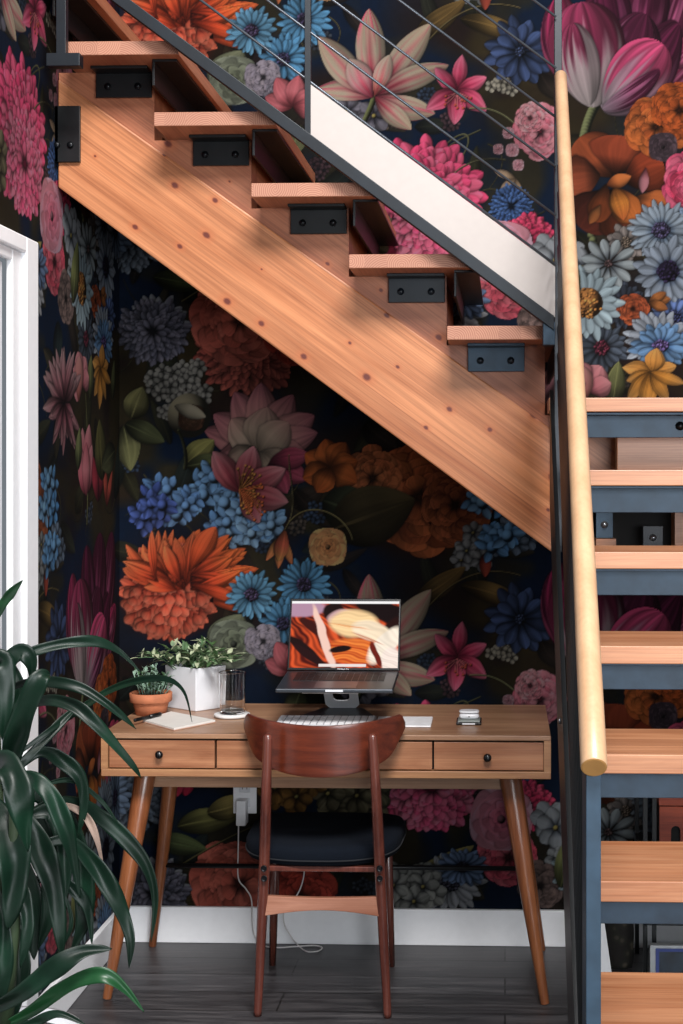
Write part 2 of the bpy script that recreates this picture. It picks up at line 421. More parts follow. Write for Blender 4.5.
    lily(262, 446, [(170, 62, 30, .1), (150, 60, 32, .05), (118, 62, 34, 0), (92, 64, 34, 0), (60, 60, 32, 0), (28, 60, 34, -.05), (8, 56, 30, -.1), (200, 48, 28, .1), (-20, 46, 28, -.1)], '6a4a44', '96625c', '8a4a52', stripe=.14)
    lily(258, 452, [(130, 44, 36, 0), (80, 46, 40, 0), (45, 42, 36, 0), (200, 36, 30, 0), (-40, 40, 36, 0), (250, 36, 34, 0), (290, 40, 38, 0)], '7c6a58', 'a58a74', 'a07468', stripe=.12)
    lily(268, 462, [(-25, 42, 26, 0), (-60, 36, 24, 0), (10, 42, 22, 0)], '5a1c2c', '7e2a3c', '8e3a4c')
    ball(187, 415, 22, hx('a89a78'), 1.0, 1.02); rose(189, 417, 14, '6f4a30', '3c2418')
    petal(172, 405, -20, 34, 14, hx('b0a284'), hx('bcae90'), pw=1, halo=.3); 
    leaf(128, 418, 70, 34, 26, '5f5a34'); leaf(120, 425, 285, 46, 26, '65643c', .1); leaf(122, 423, 335, 44, 22, '3c4026')
    leaf(183, 464, 40, 38, 26, '757038'); leaf(184, 466, 10, 44, 18, '454a2a')
    stroke([(183, 468), (186, 450), (176, 430)], 2, 1.4, hx('5a5a34'))
    bell_cluster(215, 492, 28, 16, '3d6492', '6a94bc', '14243c')
    bell_cluster(175, 498, 26, 12, '3a5c8c', '5d86b4', '131f36')
    bell_cluster(232, 520, 30, 16, '466e9c', '7aa2c6', '152640')
    bell_cluster(152, 512, 20, 8, '2b3c78', '3f5496', '10162c')
    bell_cluster(262, 530, 14, 6, '4a74a0', '86aac8', '152640')
    lily(240, 492, [(128, 50, 26, .05), (72, 48, 26, -.05), (28, 50, 26, 0), (-18, 48, 26, -.1), (-60, 36, 20, 0)], '8a3038', 'a84e54', 'c27c80', rib='7a2430')
    stamens(238, 490, -100, 110, 26, 34, 'd07a34', 'dc8a3c')
    stamens(238, 490, -70, 20, 34, 14, 'c8592a', 'd8602c')
    peony(420, 497, 64, '8a4420', '6e3018', '35160c', .95)
    peony(372, 478, 34, '7c3c1e', '8a4a26', '30140a')
    peony(455, 505, 40, '6a3218', '7c3c20', '28100a')
    lily(330, 468, [(150, 30, 26, 0), (100, 30, 26, 0), (60, 30, 26, 0), (15, 28, 24, 0), (-30, 30, 26, 0), (200, 30, 26, 0), (240, 28, 24, 0)], '6e2c10', 'a64e1c', '8e3c14')
    leaf(322, 500, 340, 56, 46, '2e3320'); leaf(330, 530, 20, 90, 60, '352c18')
    rose(327, 547, 20, 'c8743c', 'e09a5c')
    lily(280, 535, [(-70, 32, 9, 0), (-95, 34, 10, 0), (-115, 30, 9, .1)], 'a06a30', 'c87a3c', 'b05a34')
    petal(284, 528, 258, 34, 15, hx('b0522e'), hx('b84c34'), hx('9a6a2c'), stripe=.2, nst=3)
    curve([(284, 530), (300, 505), (287, 480), (288, 455)], .9, .8, hx('8a7a4c'))
    curve([(284, 530), (300, 495), (345, 510), (352, 540)], .9, .6, hx('7a6c40'))
    puff(470, 548, 18, 9, '8a8c8c', '2a2c30', 8); puff(512, 540, 18, 8, '5c6c80', '1c2430', 8)
    leaf(415, 600, 25, 60, 22, '5a431f', -.15); leaf(460, 585, 350, 70, 20, '5c4520', .12)
    curve([(430, 605), (470, 560), (520, 575)], 1, .7, hx('6a5a34'))
    petal(485, 553, 270, 24, 12, hx('8a2a20'), hx('a03a28'), pw=.9)
    # ---------- orange-red chrysanthemum
    oc = [(48, 68, 17), (30, 74, 17), (12, 80, 18), (-4, 84, 20), (-16, 82, 18), (62, 60, 18), (78, 56, 20)]
    glow(178, 582, 76, hx('1c0a08'), .6)
    for rep in range(3):
        for k, (a, L, w) in enumerate(oc):
            petal(178-rep*3, 582+rep*3, a+rep*7-5, L*(1-.13*rep), w, hx('7a1c0c'), hx('d8401c'), hx('e8602a'), stripe=.22, nst=4, bend=rng.uniform(-.1, .1), pw=1.2)
    glow(166, 592, 54, hx('6e160e'), .9); ball(166, 594, 46, hx('8a2014'), 1.0)
    for k in range(150):
        a = rng.uniform(60, 340); rr = rng.uniform(20, 40)*(1.12 if a < 170 else 1)
        ar = math.radians(a)
        petal(168+math.cos(ar)*rr*.75, 592-math.sin(ar)*rr*.75, a+rng.uniform(-20, 20), rng.uniform(16, 26), 10, hx('9a2214'), hx('d84a2e'), hx('e86444'), stripe=.2, nst=3, bend=rng.uniform(-.3, .3), pw=1.6, halo=.2, dark=.6)
    for k in range(230):
        a = rng.uniform(0, 6.28); rr = math.sqrt(rng.random())*36
        x_, y_ = 164+math.cos(a)*rr, 604-math.sin(a)*rr*.78; sh_ = .72+.3*(1-rr/36)
        petal(x_, y_-4, 270+math.cos(a)*40+rng.uniform(-25, 25), rng.uniform(10, 16), rng.uniform(9, 13), hx('a82a1c')*sh_, hx('dc5236')*sh_, hx('ec7252')*sh_, stripe=.1, nst=3, pw=1.9, q0=.5, halo=.22, dark=.6, rim=.05)
    for k in range(60):
        a = rng.uniform(70, 170)
        petal(172+rng.uniform(-20, 14), 584+rng.uniform(-5, 8), a, rng.uniform(34, 54), rng.uniform(9, 15), hx('9a2412'), hx('d4441f'), hx('ec6a38'), stripe=.3, nst=3, bend=rng.uniform(-.25, .25), pw=1.2, halo=.25)
    for k in range(26):
        a = rng.uniform(-22, 50)
        petal(188, 582+rng.uniform(-9, 9), a*.8, rng.uniform(40, 66), rng.uniform(8, 14), hx('8a1e10'), hx('d2401c'), hx('ea6428'), stripe=.3, nst=3, bend=rng.uniform(-.2, .2), pw=1.1, halo=.3)
    petal(188, 572, 66, 52, 22, hx('a82c10'), hx('dc4c20'), hx('e85c2c'), stripe=.25, pw=1.4, bend=.1)
    # ---------- blue daisies and pale sweet pea
    leaf(215, 660, 60, 52, 44, '5c6048'); rose(232, 645, 26, '4e5440', '6c7260')
    daisy(303, 585, 27, 17, '1c4468', '4a88b4', '3c3454')
    daisy(282, 624, 25, 15, '1a4468', '447ea8', '33304e')
    daisy(250, 595, 25, 16, '1e4a70', '5a96bc', '4a3c5c')
    peony(262, 642, 20, '9a8e98', '7e7684', '2c2c30'); peony(276, 655, 14, '8a7e8c', '74707c', '2c2c30')
    lily(292, 672, [(160, 30, 20, 0), (120, 34, 22, 0), (80, 32, 20, 0), (30, 30, 20, 0), (-10, 30, 20, 0)], '8a3038', 'c4626a', 'b8545c')
    leaf(300, 690, 250, 36, 22, '666a44')
    petal(322, 678, 80, 20, 10, hx('c87a2c'), hx('d8963c'))
    # ---------- striped lily (base about 372,92)
    B = (374, 95)
    puff(360, 112, 14, 4, '6c6874', '20202c', 12)
    stroke([(374, 95), (368, 115), (352, 140)], 3, 2.4, hx('5c6238'))
    ls = dict(c0='c8545c', c1='dccbb0', c2='cfbc9c')
    for (a, L, W, b) in ((128, 68, 26, -.22), (158, 60, 24, -.3)):
        petal(*B, a, L, W, hx('b83a50'), hx('c8b498'), hx('b8a284'), bend=b, rib=hx('a82c44'), sk=hx('b04458'), skn=5, skp=-.35, stripe=.12, nst=4, pw=1.0, rim=.05)
    for (a, L, W, b) in ((52, 92, 28, .0), (28, 80, 24, .1), (96, 88, 30, .04), (140, 82, 30, .12), (-28, 62, 26, -.2), (-48, 50, 20, -.1)):
        petal(*B, a, L, W, hx('c03a52'), hx('ccb89c'), hx('bfa988'), bend=b, rib=hx('a8283e'), sk=hx('b04458'), skn=5, skp=-.35, stripe=.12, nst=4, pw=1.15, rim=.06)
    petal(B[0]-2, B[1]+2, 120, 46, 26, hx('c83e5c'), hx('e0a0a0'), hx('dcc4ac'), rib=hx('b83048'), stripe=.12, pw=1.2)
    petal(B[0], B[1], 70, 44, 18, hx('d85a4c'), hx('e0b0a0'), hx('dcc8ac'), rib=hx('c03c48'), stripe=.12, pw=1.2)
    # ---------- pink lily
    lily(457, 90, [(82, 36, 15, .0), (140, 32, 15, .1), (18, 32, 16, -.1), (205, 36, 18, -.1), (-30, 36, 18, .1), (268, 34, 18, .05)], 'a82444', 'd2486a', 'dc6c88', rib='94183a', stripe=.12)
    stamens(457, 92, 190, 340, 18, 10, 'dc6a70', 'b04430')
    curve([(470, 108), (500, 105), (520, 130)], .9, .7, hx('7a7a50')); curve([(480, 130), (430, 150), (425, 175)], .9, .9, hx('6c6a44'))
    curve([(440, 150), (470, 118), (478, 140), (455, 165)], .9, .8, hx('6c6a44'))
    # ---------- pink mums
    mum(421, 200, 60, 'c4305a', 'dc5878', '5c1024', 1., 1.25, wide=1.25)
    mum(432, 222, 44, 'cc4068', 'e4748e', '6c1430', .9, 1.15, wide=1.3)
    # ---------- carnation and buds
    peony(540, 132, 28, 'cc5a6e', 'e08c96', '6a1c2c', 1.15, 1.5)
    peony(530, 118, 16, 'd8707e', 'e8a0a4', '7a2434', 1.1, 1.3)
    for (x, y, r) in ((508, 133, 6), (498, 149, 5.5), (512, 150, 7), (518, 165, 6)): rose(x, y, r, 'd07888', 'e09aa4')
    lily(515, 178, [(250, 24, 9, 0), (280, 26, 9, 0), (220, 20, 8, 0), (160, 22, 8, 0)], '8a6e50', 'b09070', 'c8a484')
    curve([(505, 160), (475, 155), (455, 172)], 1, .8, hx('7c7650'))
    puff(500, 90, 12, 7, 'a8a08c', '343028', 5)
    # ---------- navy star, crimson, blue ball
    daisy(520, 52, 34, 11, '141e34', '2c3a5c', '28324c', rc=.12, cdark=.3)
    mum(511, 206, 21, '22365c', '34507e', '0c1424', 1., .8)
    mum(528, 238, 27, 'a02040', 'c03a58', '480c1c', .8, .8, wide=1.5)
    peony(508, 290, 34, 'b83a4c', 'd0606c', '50141c', .95)
    rose(501, 252, 33, 'c4506a', 'e08c9c')
    leaf(402, 320, 22, 82, 24, '857840', -.14); leaf(404, 322, 40, 40, 14, '6c6234')
    curve([(402, 325), (398, 300), (370, 292)], 1.3, 1, hx('7c7040'))
    # daisies low in the repeat
    daisy(450, 316, 34, 17, '6a6c74', 'b8bac0', '3c3a48', .85); daisy(462, 300, 26, 15, '34486c', '5c7296', '2c2c3c', .7)
    puff(408, 325, 24, 10, 'a8a8a0', '303236', 11)
    # orange / coral big peonies at the low left of the repeat
    peony(238, 320, 52, 'b85a48', 'a84838', '4c1c14', .9); peony(300, 332, 40, 'a03426', '882a20', '3c100c', .9)
    leaf(175, 262, 15, 62, 26, '6c6834', .1); leaf(205, 248, 12, 48, 24, 'a08c48', -.1); leaf(150, 275, 350, 56, 22, '3c4426')
    curve([(180, 300), (230, 268), (280, 250)], 1, .8, hx('6a6038'))
    petal(184, 205, 268, 26, 16, hx('a8606c'), hx('c42c48'), hx('b01c38'), pw=1.4, stripe=.15); petal(178, 208, 262, 24, 10, hx('a8606c'), hx('bc2c44'), pw=1.3)
    mum(128, 232, 34, '46505e', '66707c', '14181f', 1.2, .9, wide=1.1); mum(150, 330, 36, '3c3c48', '5c5864', '14141a', .8, .9)
    puff(350, 232, 26, 14, '6c6448', '201c14', 12); puff(292, 225, 24, 8, '8a5c24', '2c1a0c', 11)
    # white blossoms by the right post
    puff(566, 262, 20, 6, 'a0a6ac', '2a3038', 14); puff(570, 300, 16, 7, 'b4b8ba', '2c3036', 9); peony(540, 318, 26, '50403c', '64504a', '201614')
    # ---------- big tulip (base about 597,100)
    T = (607, 106)
    stroke([(600, 98), (576, 130), (572, 190), (600, 262)], 5, 4, hx('6e7448'))
    def tp(x, y, a, L, W, b=0, pale=.6, pw=.9, al=1):
        petal(x, y, a, L, W, hx('cdb6b4') if pale > .3 else hx('7c2c4c'), hx('a83058') if pale < .8 else hx('c06a84'), hx('6c1034') if pale < .9 else hx('941c44'), bend=b, stripe=.34, nst=5, pw=pw, rim=.14, ruf=.02, edge=.3, dark=.75)
    MG, MD, PW = hx('641430'), hx('380c20'), hx('c4b2b0')
    def tq(x, y, a, L, W, c0, c1, sk, b=0., pw=1.2, q0=.5, skp=.3, side=.25, rim=.10):
        petal(x, y, a, L, W, c0, c1, c1, bend=b, pw=pw, q0=q0, sk=sk, skn=9, skp=skp, stripe=.22, nst=6, rim=rim, dark=.75, edge=.35, side=side)
    tq(650, 74, 64, 116, 46, MG*.7, hx('8a3a5c'), MD, -.1); tq(634, 68, 82, 106, 52, MG*.6, hx('7c2c50'), MD); tq(616, 70, 98, 98, 46, MG*.6, hx('70264a'), MD)
    tq(636, 100, 36, 90, 38, hx('6a2040'), hx('b04a70'), MG, -.12, skp=.1); tq(668, 70, 48, 40, 26, MG, hx('c05a80'), MG)
    tq(576, 90, 118, 88, 36, MG*.8, hx('a83a60'), MD, .22, skp=.1); tq(566, 70, 84, 46, 26, MG, hx('b04468'), MG, -.2)
    tq(582, 98, 110, 104, 40, hx('a88e98'), hx('a04866'), MG, .12)
    tq(603, 112, 30, 108, 56, hx('a08894'), hx('7a3456'), MD, -.34); tq(604, 112, 60, 104, 62, hx('b09aa4'), hx('90486a'), MD, -.12)
    tq(594, 108, 97, 106, 76, PW, hx('ac8890'), MG, 0., 1.3, .42, skp=.32)
    tq(589, 106, 104, 84, 40, PW, hx('c0a4a8'), MG, .04, 1.1, .5, skp=.1, rim=.04)
    tq(604, 109, 47, 86, 58, hx('b8a6ac'), hx('b47a90'), hx('a82c54'), 0., 1.35, .46, skp=.3)
    tq(602, 110, 18, 66, 22, hx('a88a9c'), hx('84405f'), MD, -.28, 1.0)
    # ---------- orange poppies, rose
    for (x, y, a, L, W, c) in ((612, 178, 130, 52, 46, '8a3a1c'), (615, 176, 80, 40, 60, '7a2e18'), (622, 182, 20, 44, 44, '6e2612'), (600, 176, 185, 34, 46, '8a3a20'), (612, 190, 230, 50, 50, '4c1c12'), (618, 192, 280, 48, 52, '5c2410'), (630, 200, 330, 36, 46, '9a4a1e'), (612, 186, 300, 42, 30, 'a8521c'), (606, 184, 255, 40, 24, '7c3414')):
        petal(x, y, a, L, W, hx(c)*.45, hx(c), hx(c)*1.15, stripe=.08, pw=1.7, q0=.5, rim=.07, ruf=.03, dark=.4)
    petal(614, 188, 285, 34, 20, hx('b05a1c'), hx('dc7a24'), hx('b85420'), stripe=.2, pw=1); petal(606, 186, 20, 26, 14, hx('8a3c18'), hx('c8662a'), pw=1); petal(600, 205, 240, 22, 10, hx('b06a34'), hx('a05424'))
    peony(655, 128, 34, '8a3a16', 'a04c1c', '401608', 1., 1.2); peony(678, 112, 30, '8c3a12', '7a3010', '3c1408')
    petal(645, 168, 262, 26, 10, hx('7c3038'), hx('a06068')); rose(662, 148, 15, '2c2024', '3a2c32')
    peony(692, 182, 34, 'b03050', 'cc5470', '4c1020', 1.1); rose(686, 188, 18, 'cc5a74', 'a82844')
    # ---------- daisies
    daisy(622, 305, 24, 14, '14161c', '2c323e', '3c2024'); daisy(601, 348, 27, 14, '14181e', '38404c', '5c2030')
    daisy(673, 318, 26, 14, '24345c', '4c6294', '2c3054'); daisy(700, 230, 30, 16, '3c5478', '7c94b4', '3c3050')
    daisy(626, 243, 20, 9, '4c4440', '8a7e78', '6a5a4c', two=True)
    daisy(660, 231, 32, 20, '3c5a84', 'a0b2c4', '4c4468', e=.95)
    daisy(608, 264, 27, 11, '5a6470', 'a8b4b8', '5c4444', .95, two=False, rc=.12)
    daisy(667, 272, 33, 13, '28406c', '8e9cae', '2a2040', rc=.32)
    peony(632, 309, 17, '7a3018', '94401f', '34120a', .9, 1.4); lily(648, 303, [(10, 22, 12, 0), (30, 20, 10, 0), (-20, 20, 10, 0)], '6a3818', '8c4e20', '6c3c1c')
    daisy(588, 303, 34, 15, '5a7c90', 'a4bcc6', 'cf8038', e=1.05, rc=.42)
    daisy(656, 340, 34, 18, '2c4c84', 'a6b0be', '50406a', e=.85)
    daisy(660, 346, 30, 15, '28508c', '5c84b0', '64508a', e=.7)
    # ---------- small orange iris, pink poppy, stems
    leaf(612, 405, 82, 44, 20, '5a5c34'); leaf(690, 400, 80, 40, 16, '4a4c2c')
    lily(652, 372, [(160, 30, 16, -.2), (20, 24, 14, .1), (80, 24, 20, 0)], 'b06a20', 'd88a34', 'e09a48', stripe=.2)
    lily(650, 372, [(200, 26, 12, 0), (230, 36, 16, 0), (262, 40, 18, 0), (300, 34, 14, 0), (335, 36, 12, -.1)], 'c8761f', 'd8882c', 'a87438', stripe=.2)
    lily(586, 392, [(60, 30, 28, 0), (110, 32, 28, 0), (20, 26, 22, 0), (150, 28, 24, 0), (200, 24, 22, 0)], '9a4450', 'cc7078', 'd8868a', stripe=.1, pw=1.5)
    petal(578, 408, 86, 42, 26, hx('b0584a'), hx('d07a74'), hx('dc9088'), pw=1.5, q0=.5)
    curve([(600, 400), (612, 460), (604, 520)], 1.6, 1.6, hx('5c5c34'))
    # ---------- dusky dahlia, pink buds, blue bells (seen on the left wall)
    for k in range(26):
        a = rng.uniform(20, 200)
        petal(535, 410, a, rng.uniform(36, 62), 13, hx('3c1820'), hx('7c4a50'), hx('a07c7c'), stripe=.2, nst=3, pw=1.1, bend=rng.uniform(-.15, .15))
    for k in range(22):
        a = rng.uniform(190, 350)
        petal(535, 412, a, rng.uniform(28, 52), 12, hx('3c1820'), hx('6c3a42'), hx('8a6062'), stripe=.2, nst=3, pw=1.1, bend=rng.uniform(-.15, .15))
    lily(600, 492, [(100, 62, 34, 0), (80, 66, 34, 0), (120, 48, 26, .1), (60, 50, 26, -.1)], '9a3444', 'c8606c', 'd8868a', stripe=.16, pw=.95)
    lily(602, 494, [(90, 50, 26, 0)], 'a84450', 'd87880', 'c8606c', stripe=.16)
    bell_cluster(488, 492, 24, 8, '3a6ea0', '74a4cc', '122038'); bell_cluster(500, 540, 20, 5, '38689a', '6c9cc4', '122038')
    lily(640, 500, [(70, 50, 24, 0), (110, 46, 22, 0)], '5a1420', '8a2430', '7c2030'); lily(670, 505, [(100, 46, 14, 0), (60, 40, 12, 0)], '8a2c24', 'b04434', '9a3a2c')
    leaf(560, 320, 75, 60, 24, '666a3a'); leaf(575, 470, 80, 40, 20, '5c6038')
    leaf(655, 480, 100, 60, 40, '44401f'); leaf(700, 450, 200, 50, 30, '3a3c24')
    # low part of the repeat behind the plant (v 90-330, u 470-719 is the right end above)
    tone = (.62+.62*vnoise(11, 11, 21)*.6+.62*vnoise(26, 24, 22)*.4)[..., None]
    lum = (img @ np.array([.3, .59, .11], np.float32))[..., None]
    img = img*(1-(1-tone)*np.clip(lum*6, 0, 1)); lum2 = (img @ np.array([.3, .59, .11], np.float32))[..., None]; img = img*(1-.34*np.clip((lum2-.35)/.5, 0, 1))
    return np.clip(img, 0, 1)
# ================================================================ materials
M = {}
M['white_paint'] = simple('white_paint', 'f0f0f2', .4, noise=.02)
M['door_paint'] = simple('door_paint', 'd0d1d4', .4, noise=.02)
M['gap'] = simple('gap_black', '0a0a0a', .8)
M['steel'] = simple('dark_steel', '0c141c', .42, .2, .25, 14, .25)
M['steel_blue'] = simple('blued_steel', '2a3d4d', .48, .3, .22, 18, .25)
M['black_steel'] = simple('black_steel', '0e1012', .4, .3, .3, 20, .2)
M['rod'] = simple('rod_steel', '565b62', .35, .6)
M['bolt'] = simple('bolt_zinc', '9a9ea2', .3, .9)
M['bolt_black'] = simple('bolt_black', '15171a', .35, .6)
SLOPE = math.atan(.736)
M['beam'] = wood('fir_beam', '9a5a34', 'c6855a', rot=(0, -SLOPE, 0), stretch=(1.0, 13, 13), knots=9.5, rough=.42, planks='Z', pw=.085, fine=.5)
M['carriage'] = wood('fir_carriage_shaded', '86492e', 'ae7050', rot=(0, -SLOPE, 0), stretch=(1.0, 13, 13), knots=8.5, rough=.45, fine=.5)  # redder fir; its darker colour also holds part of the shade there
M['fir'] = wood('fir_tread', '98603f', 'bd8864', stretch=(1.3, 16, 16), knots=None, rough=.4, planks='Y', pw=.07)
M['fir_y'] = wood('fir_tread_across', 'a05e40', 'c08260', rot=(0, 0, math.pi/2), stretch=(1.3, 16, 16), rough=.45, planks='Y', pw=.06)
M['fir_end'] = endgrain('fir_end_grain', '94604c', 'ad7c64')
M['maple'] = wood('maple_rail', 'ad8765', 'be9a78', rot=(0, math.pi/2, 0), stretch=(1.5, 10, 10), rough=.38, fine=.12, coat=.2)
M['maple_end'] = simple('maple_end', 'a87a44', .5)
M['desk'] = wood('acacia_desk', '8c644a', 'b68e6e', stretch=(1.6, 15, 18), rough=.38, fine=.3, coat=.15, planks='Y', pw=.11)
M['desk_edge'] = wood('acacia_edge', '8a5c40', 'ae8058', stretch=(2, 20, 20), rough=.4, fine=.2)
M['drawer'] = wood('acacia_drawer', '875236', 'b98460', stretch=(1.3, 10, 16), rough=.36, fine=.3, planks='Z', pw=.042, seed=3.)
M['leg'] = wood('desk_leg_wood', '6a3a22', '945a36', rot=(0, math.pi/2, 0), stretch=(1.5, 16, 16), rough=.3, coat=.3, fine=.3)
M['walnut'] = wood('walnut_chair', '3c160d', '6c2e1a', stretch=(2.2, 16, 26), rough=.28, coat=.45, fine=.35)
M['walnut_leg'] = wood('walnut_leg', '47201a', '723e32', rot=(0, math.pi/2, 0), stretch=(1.5, 20, 20), rough=.25, coat=.5, fine=.3)
M['fabric'] = simple('navy_fabric', '0a1019', .95, 0, .35, 500, .6, spec=.15)
M['piping'] = simple('seat_piping', '15171c', .9)
# floor boards
q = NT('grey_floor_boards'); tc = q.add('TexCoord'); mp = q.add('Mapping'); q.link(tc.outputs['Object'], mp.inputs[0])
br = q.add('TexBrick', i_Scale=1., i_Mortar_Size=.0025, i_Brick_Width=1.7, i_Row_Height=.14, i_Bias=0.); br.offset = .37
br.inputs['Color1'].default_value = srgb('2f2d2e'); br.inputs['Color2'].default_value = srgb('474648'); br.inputs['Mortar'].default_value = srgb('141212'); q.link(mp.outputs[0], br.inputs['Vector'])
st = q.add('VectorMath', operation='MULTIPLY'); st.inputs[1].default_value = (1.6, 24, 1); q.link(mp.outputs[0], st.inputs[0])
n = q.add('TexNoise', i_Scale=2.2, i_Detail=8., i_Roughness=.68, i_Distortion=.8); q.link(st.outputs[0], n.inputs['Vector'])
c = q.mix(.85, br.outputs['Color'], q.ramp(n.outputs['Fac'], [(.32, (.15, .15, .16, 1)), (.5, (.8, .8, .82, 1)), (.66, (2.1, 2.05, 2.0, 1))]), 'MULTIPLY')
q.link(c, q.b.inputs['Base Color']); q.link(q.ramp(n.outputs['Fac'], [(.3, (.28, .28, .28, 1)), (.7, (.5, .5, .5, 1))]), q.b.inputs['Roughness'])
b = q.add('Bump', i_Strength=.3, i_Distance=.002); q.link(n.outputs['Fac'], b.inputs['Height']); q.link(b.outputs[0], q.b.inputs['Normal'])
M['floor'] = q.m
# wallpaper
q = NT('floral_wallpaper'); at_ = q.add('Attribute', attribute_name='print'); tc = q.add('TexCoord')
n = q.add('TexNoise', i_Scale=900., i_Detail=2.); q.link(tc.outputs['Object'], n.inputs['Vector'])
c = q.mix(.18, at_.outputs['Color'], q.ramp(n.outputs['Fac'], [(.3, (.6, .6, .6, 1)), (.7, (1.2, 1.2, 1.2, 1))]), 'MULTIPLY')
q.link(c, q.b.inputs['Base Color']); q.b.inputs['Roughness'].default_value = .9; q.b.inputs['Specular IOR Level'].default_value = .08
M['wallpaper'] = q.m
# ================================================================ the room
YW = 4.49
XL = ax(119.5, YW)
PU = 318.5                       # print units per metre
print_img = painter()
def print_colour(u, v):
    im = print_img; hh, ww = im.shape[:2]
    x = (u-U0)*S-.5; y = (v-V0)*S-.5
    x0 = np.floor(x).astype(int); y0 = np.floor(y).astype(int); fx = (x-x0)[..., None]; fy = (y-y0)[..., None]
    g = lambda yy, xx: im[yy % hh, xx % ww]
    c = (g(y0, x0)*(1-fx)+g(y0, x0+1)*fx)*(1-fy)+(g(y0+1, x0)*(1-fx)+g(y0+1, x0+1)*fx)*fy
    c = c*PRINT_GAIN
    g_ = c @ np.array([.3, .59, .11]); c = g_[..., None]+(c-g_[..., None])*PRINT_SAT
    c = np.clip(c, 0, 1)
    return np.where(c <= .04045, c/12.92, ((c+.055)/1.055)**2.4)
PRINT_GAIN, PRINT_SAT = .80, .86
def wall_grid(name, a0, a1, z0, z1, pos, uu, step=.0031, hole=None):
    na = int((a1-a0)/step)+1; nz = int((z1-z0)/step)+1
    A, Z = np.meshgrid(np.linspace(a0, a1, na), np.linspace(z0, z1, nz))
    co = pos(A, Z).reshape(-1, 3).astype(np.float32)
    col = print_colour(uu(A), 470-PU*(Z-H)).reshape(-1, 3)
    i = np.arange(nz-1)[:, None]*na+np.arange(na-1)[None]
    Fq = np.stack([i, i+1, i+na+1, i+na], -1)
    if hole is not None:
        am = (A[:-1, :-1]+A[1:, 1:])/2; zm = (Z[:-1, :-1]+Z[1:, 1:])/2
        Fq = Fq[~hole(am, zm)]
    Fq = Fq.reshape(-1, 4)
    me = bpy.data.meshes.new(name); me.vertices.add(len(co)); me.vertices.foreach_set('co', co.ravel())
    me.loops.add(Fq.size); me.loops.foreach_set('vertex_index', Fq.ravel().astype(np.int32))
    me.polygons.add(len(Fq)); me.polygons.foreach_set('loop_start', np.arange(0, Fq.size, 4, dtype=np.int32)); me.polygons.foreach_set('loop_total', np.full(len(Fq), 4, np.int32))
    me.update(calc_edges=True)
    ca = me.color_attributes.new('print', 'FLOAT_COLOR', 'POINT')
    ca.data.foreach_set('color', np.concatenate([col, np.ones((len(col), 1))], 1).astype(np.float32).ravel())
    me.materials.append(M['wallpaper'])
    o = bpy.data.objects.new(name, me); COL.objects.link(o); return structure(o)
CORNER_U = 505+PU*XL
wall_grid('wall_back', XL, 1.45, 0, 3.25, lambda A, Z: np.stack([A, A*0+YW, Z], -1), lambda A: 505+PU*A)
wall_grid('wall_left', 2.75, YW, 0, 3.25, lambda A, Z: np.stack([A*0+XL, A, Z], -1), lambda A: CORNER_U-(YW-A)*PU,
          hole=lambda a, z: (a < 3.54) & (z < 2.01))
structure(MB().box(-3.2, 3.5, -2.6, YW+.1, -.06, 0).build('floor', M['floor']))
# baseboards
structure(MB().box(XL, 1.45, YW-.016, YW, 0, .113).build('baseboard_back', M['white_paint'], bevel=.003))
structure(MB().box(XL, XL+.016, 3.632, YW-.016, 0, .113).build('baseboard_left', M['white_paint'], bevel=.003))
# door in the left wall: outer casing, inner casing, slab
def casing(name, yo, yi, zo, zi, t, y_near=2.62, m='white_paint'):
    # upright from floor plus head, proud of the wall by t
    mb = MB(); mb.box(XL-.005, XL+t, yi, yo, 0, zo); mb.box(XL-.005, XL+t, y_near, yi, zi, zo)
    return structure(mb.build(name, M[m], bevel=.004))
casing('trim_1', 3.632, 3.542, 2.074, 2.034, .024)
casing('trim_2', 3.542, 3.472, 2.034, 2.005, .012)
structure(MB().box(XL-.06, XL-.05, 2.6, 3.55, 0, 2.03).build('door_gap_shade', M['gap']))  # black sheet stands for the shade in the gap beside the slab
d = MB(); d.box(XL-.045, XL-.004, 2.66, 3.446, .008, 1.998)
for (z0, z1) in ((.2, .95), (1.10, 1.86)): d.box(XL-.006, XL+.001, 2.80, 3.33, z0, z1)
structure(d.build('door_1', M['door_paint'], bevel=.004))
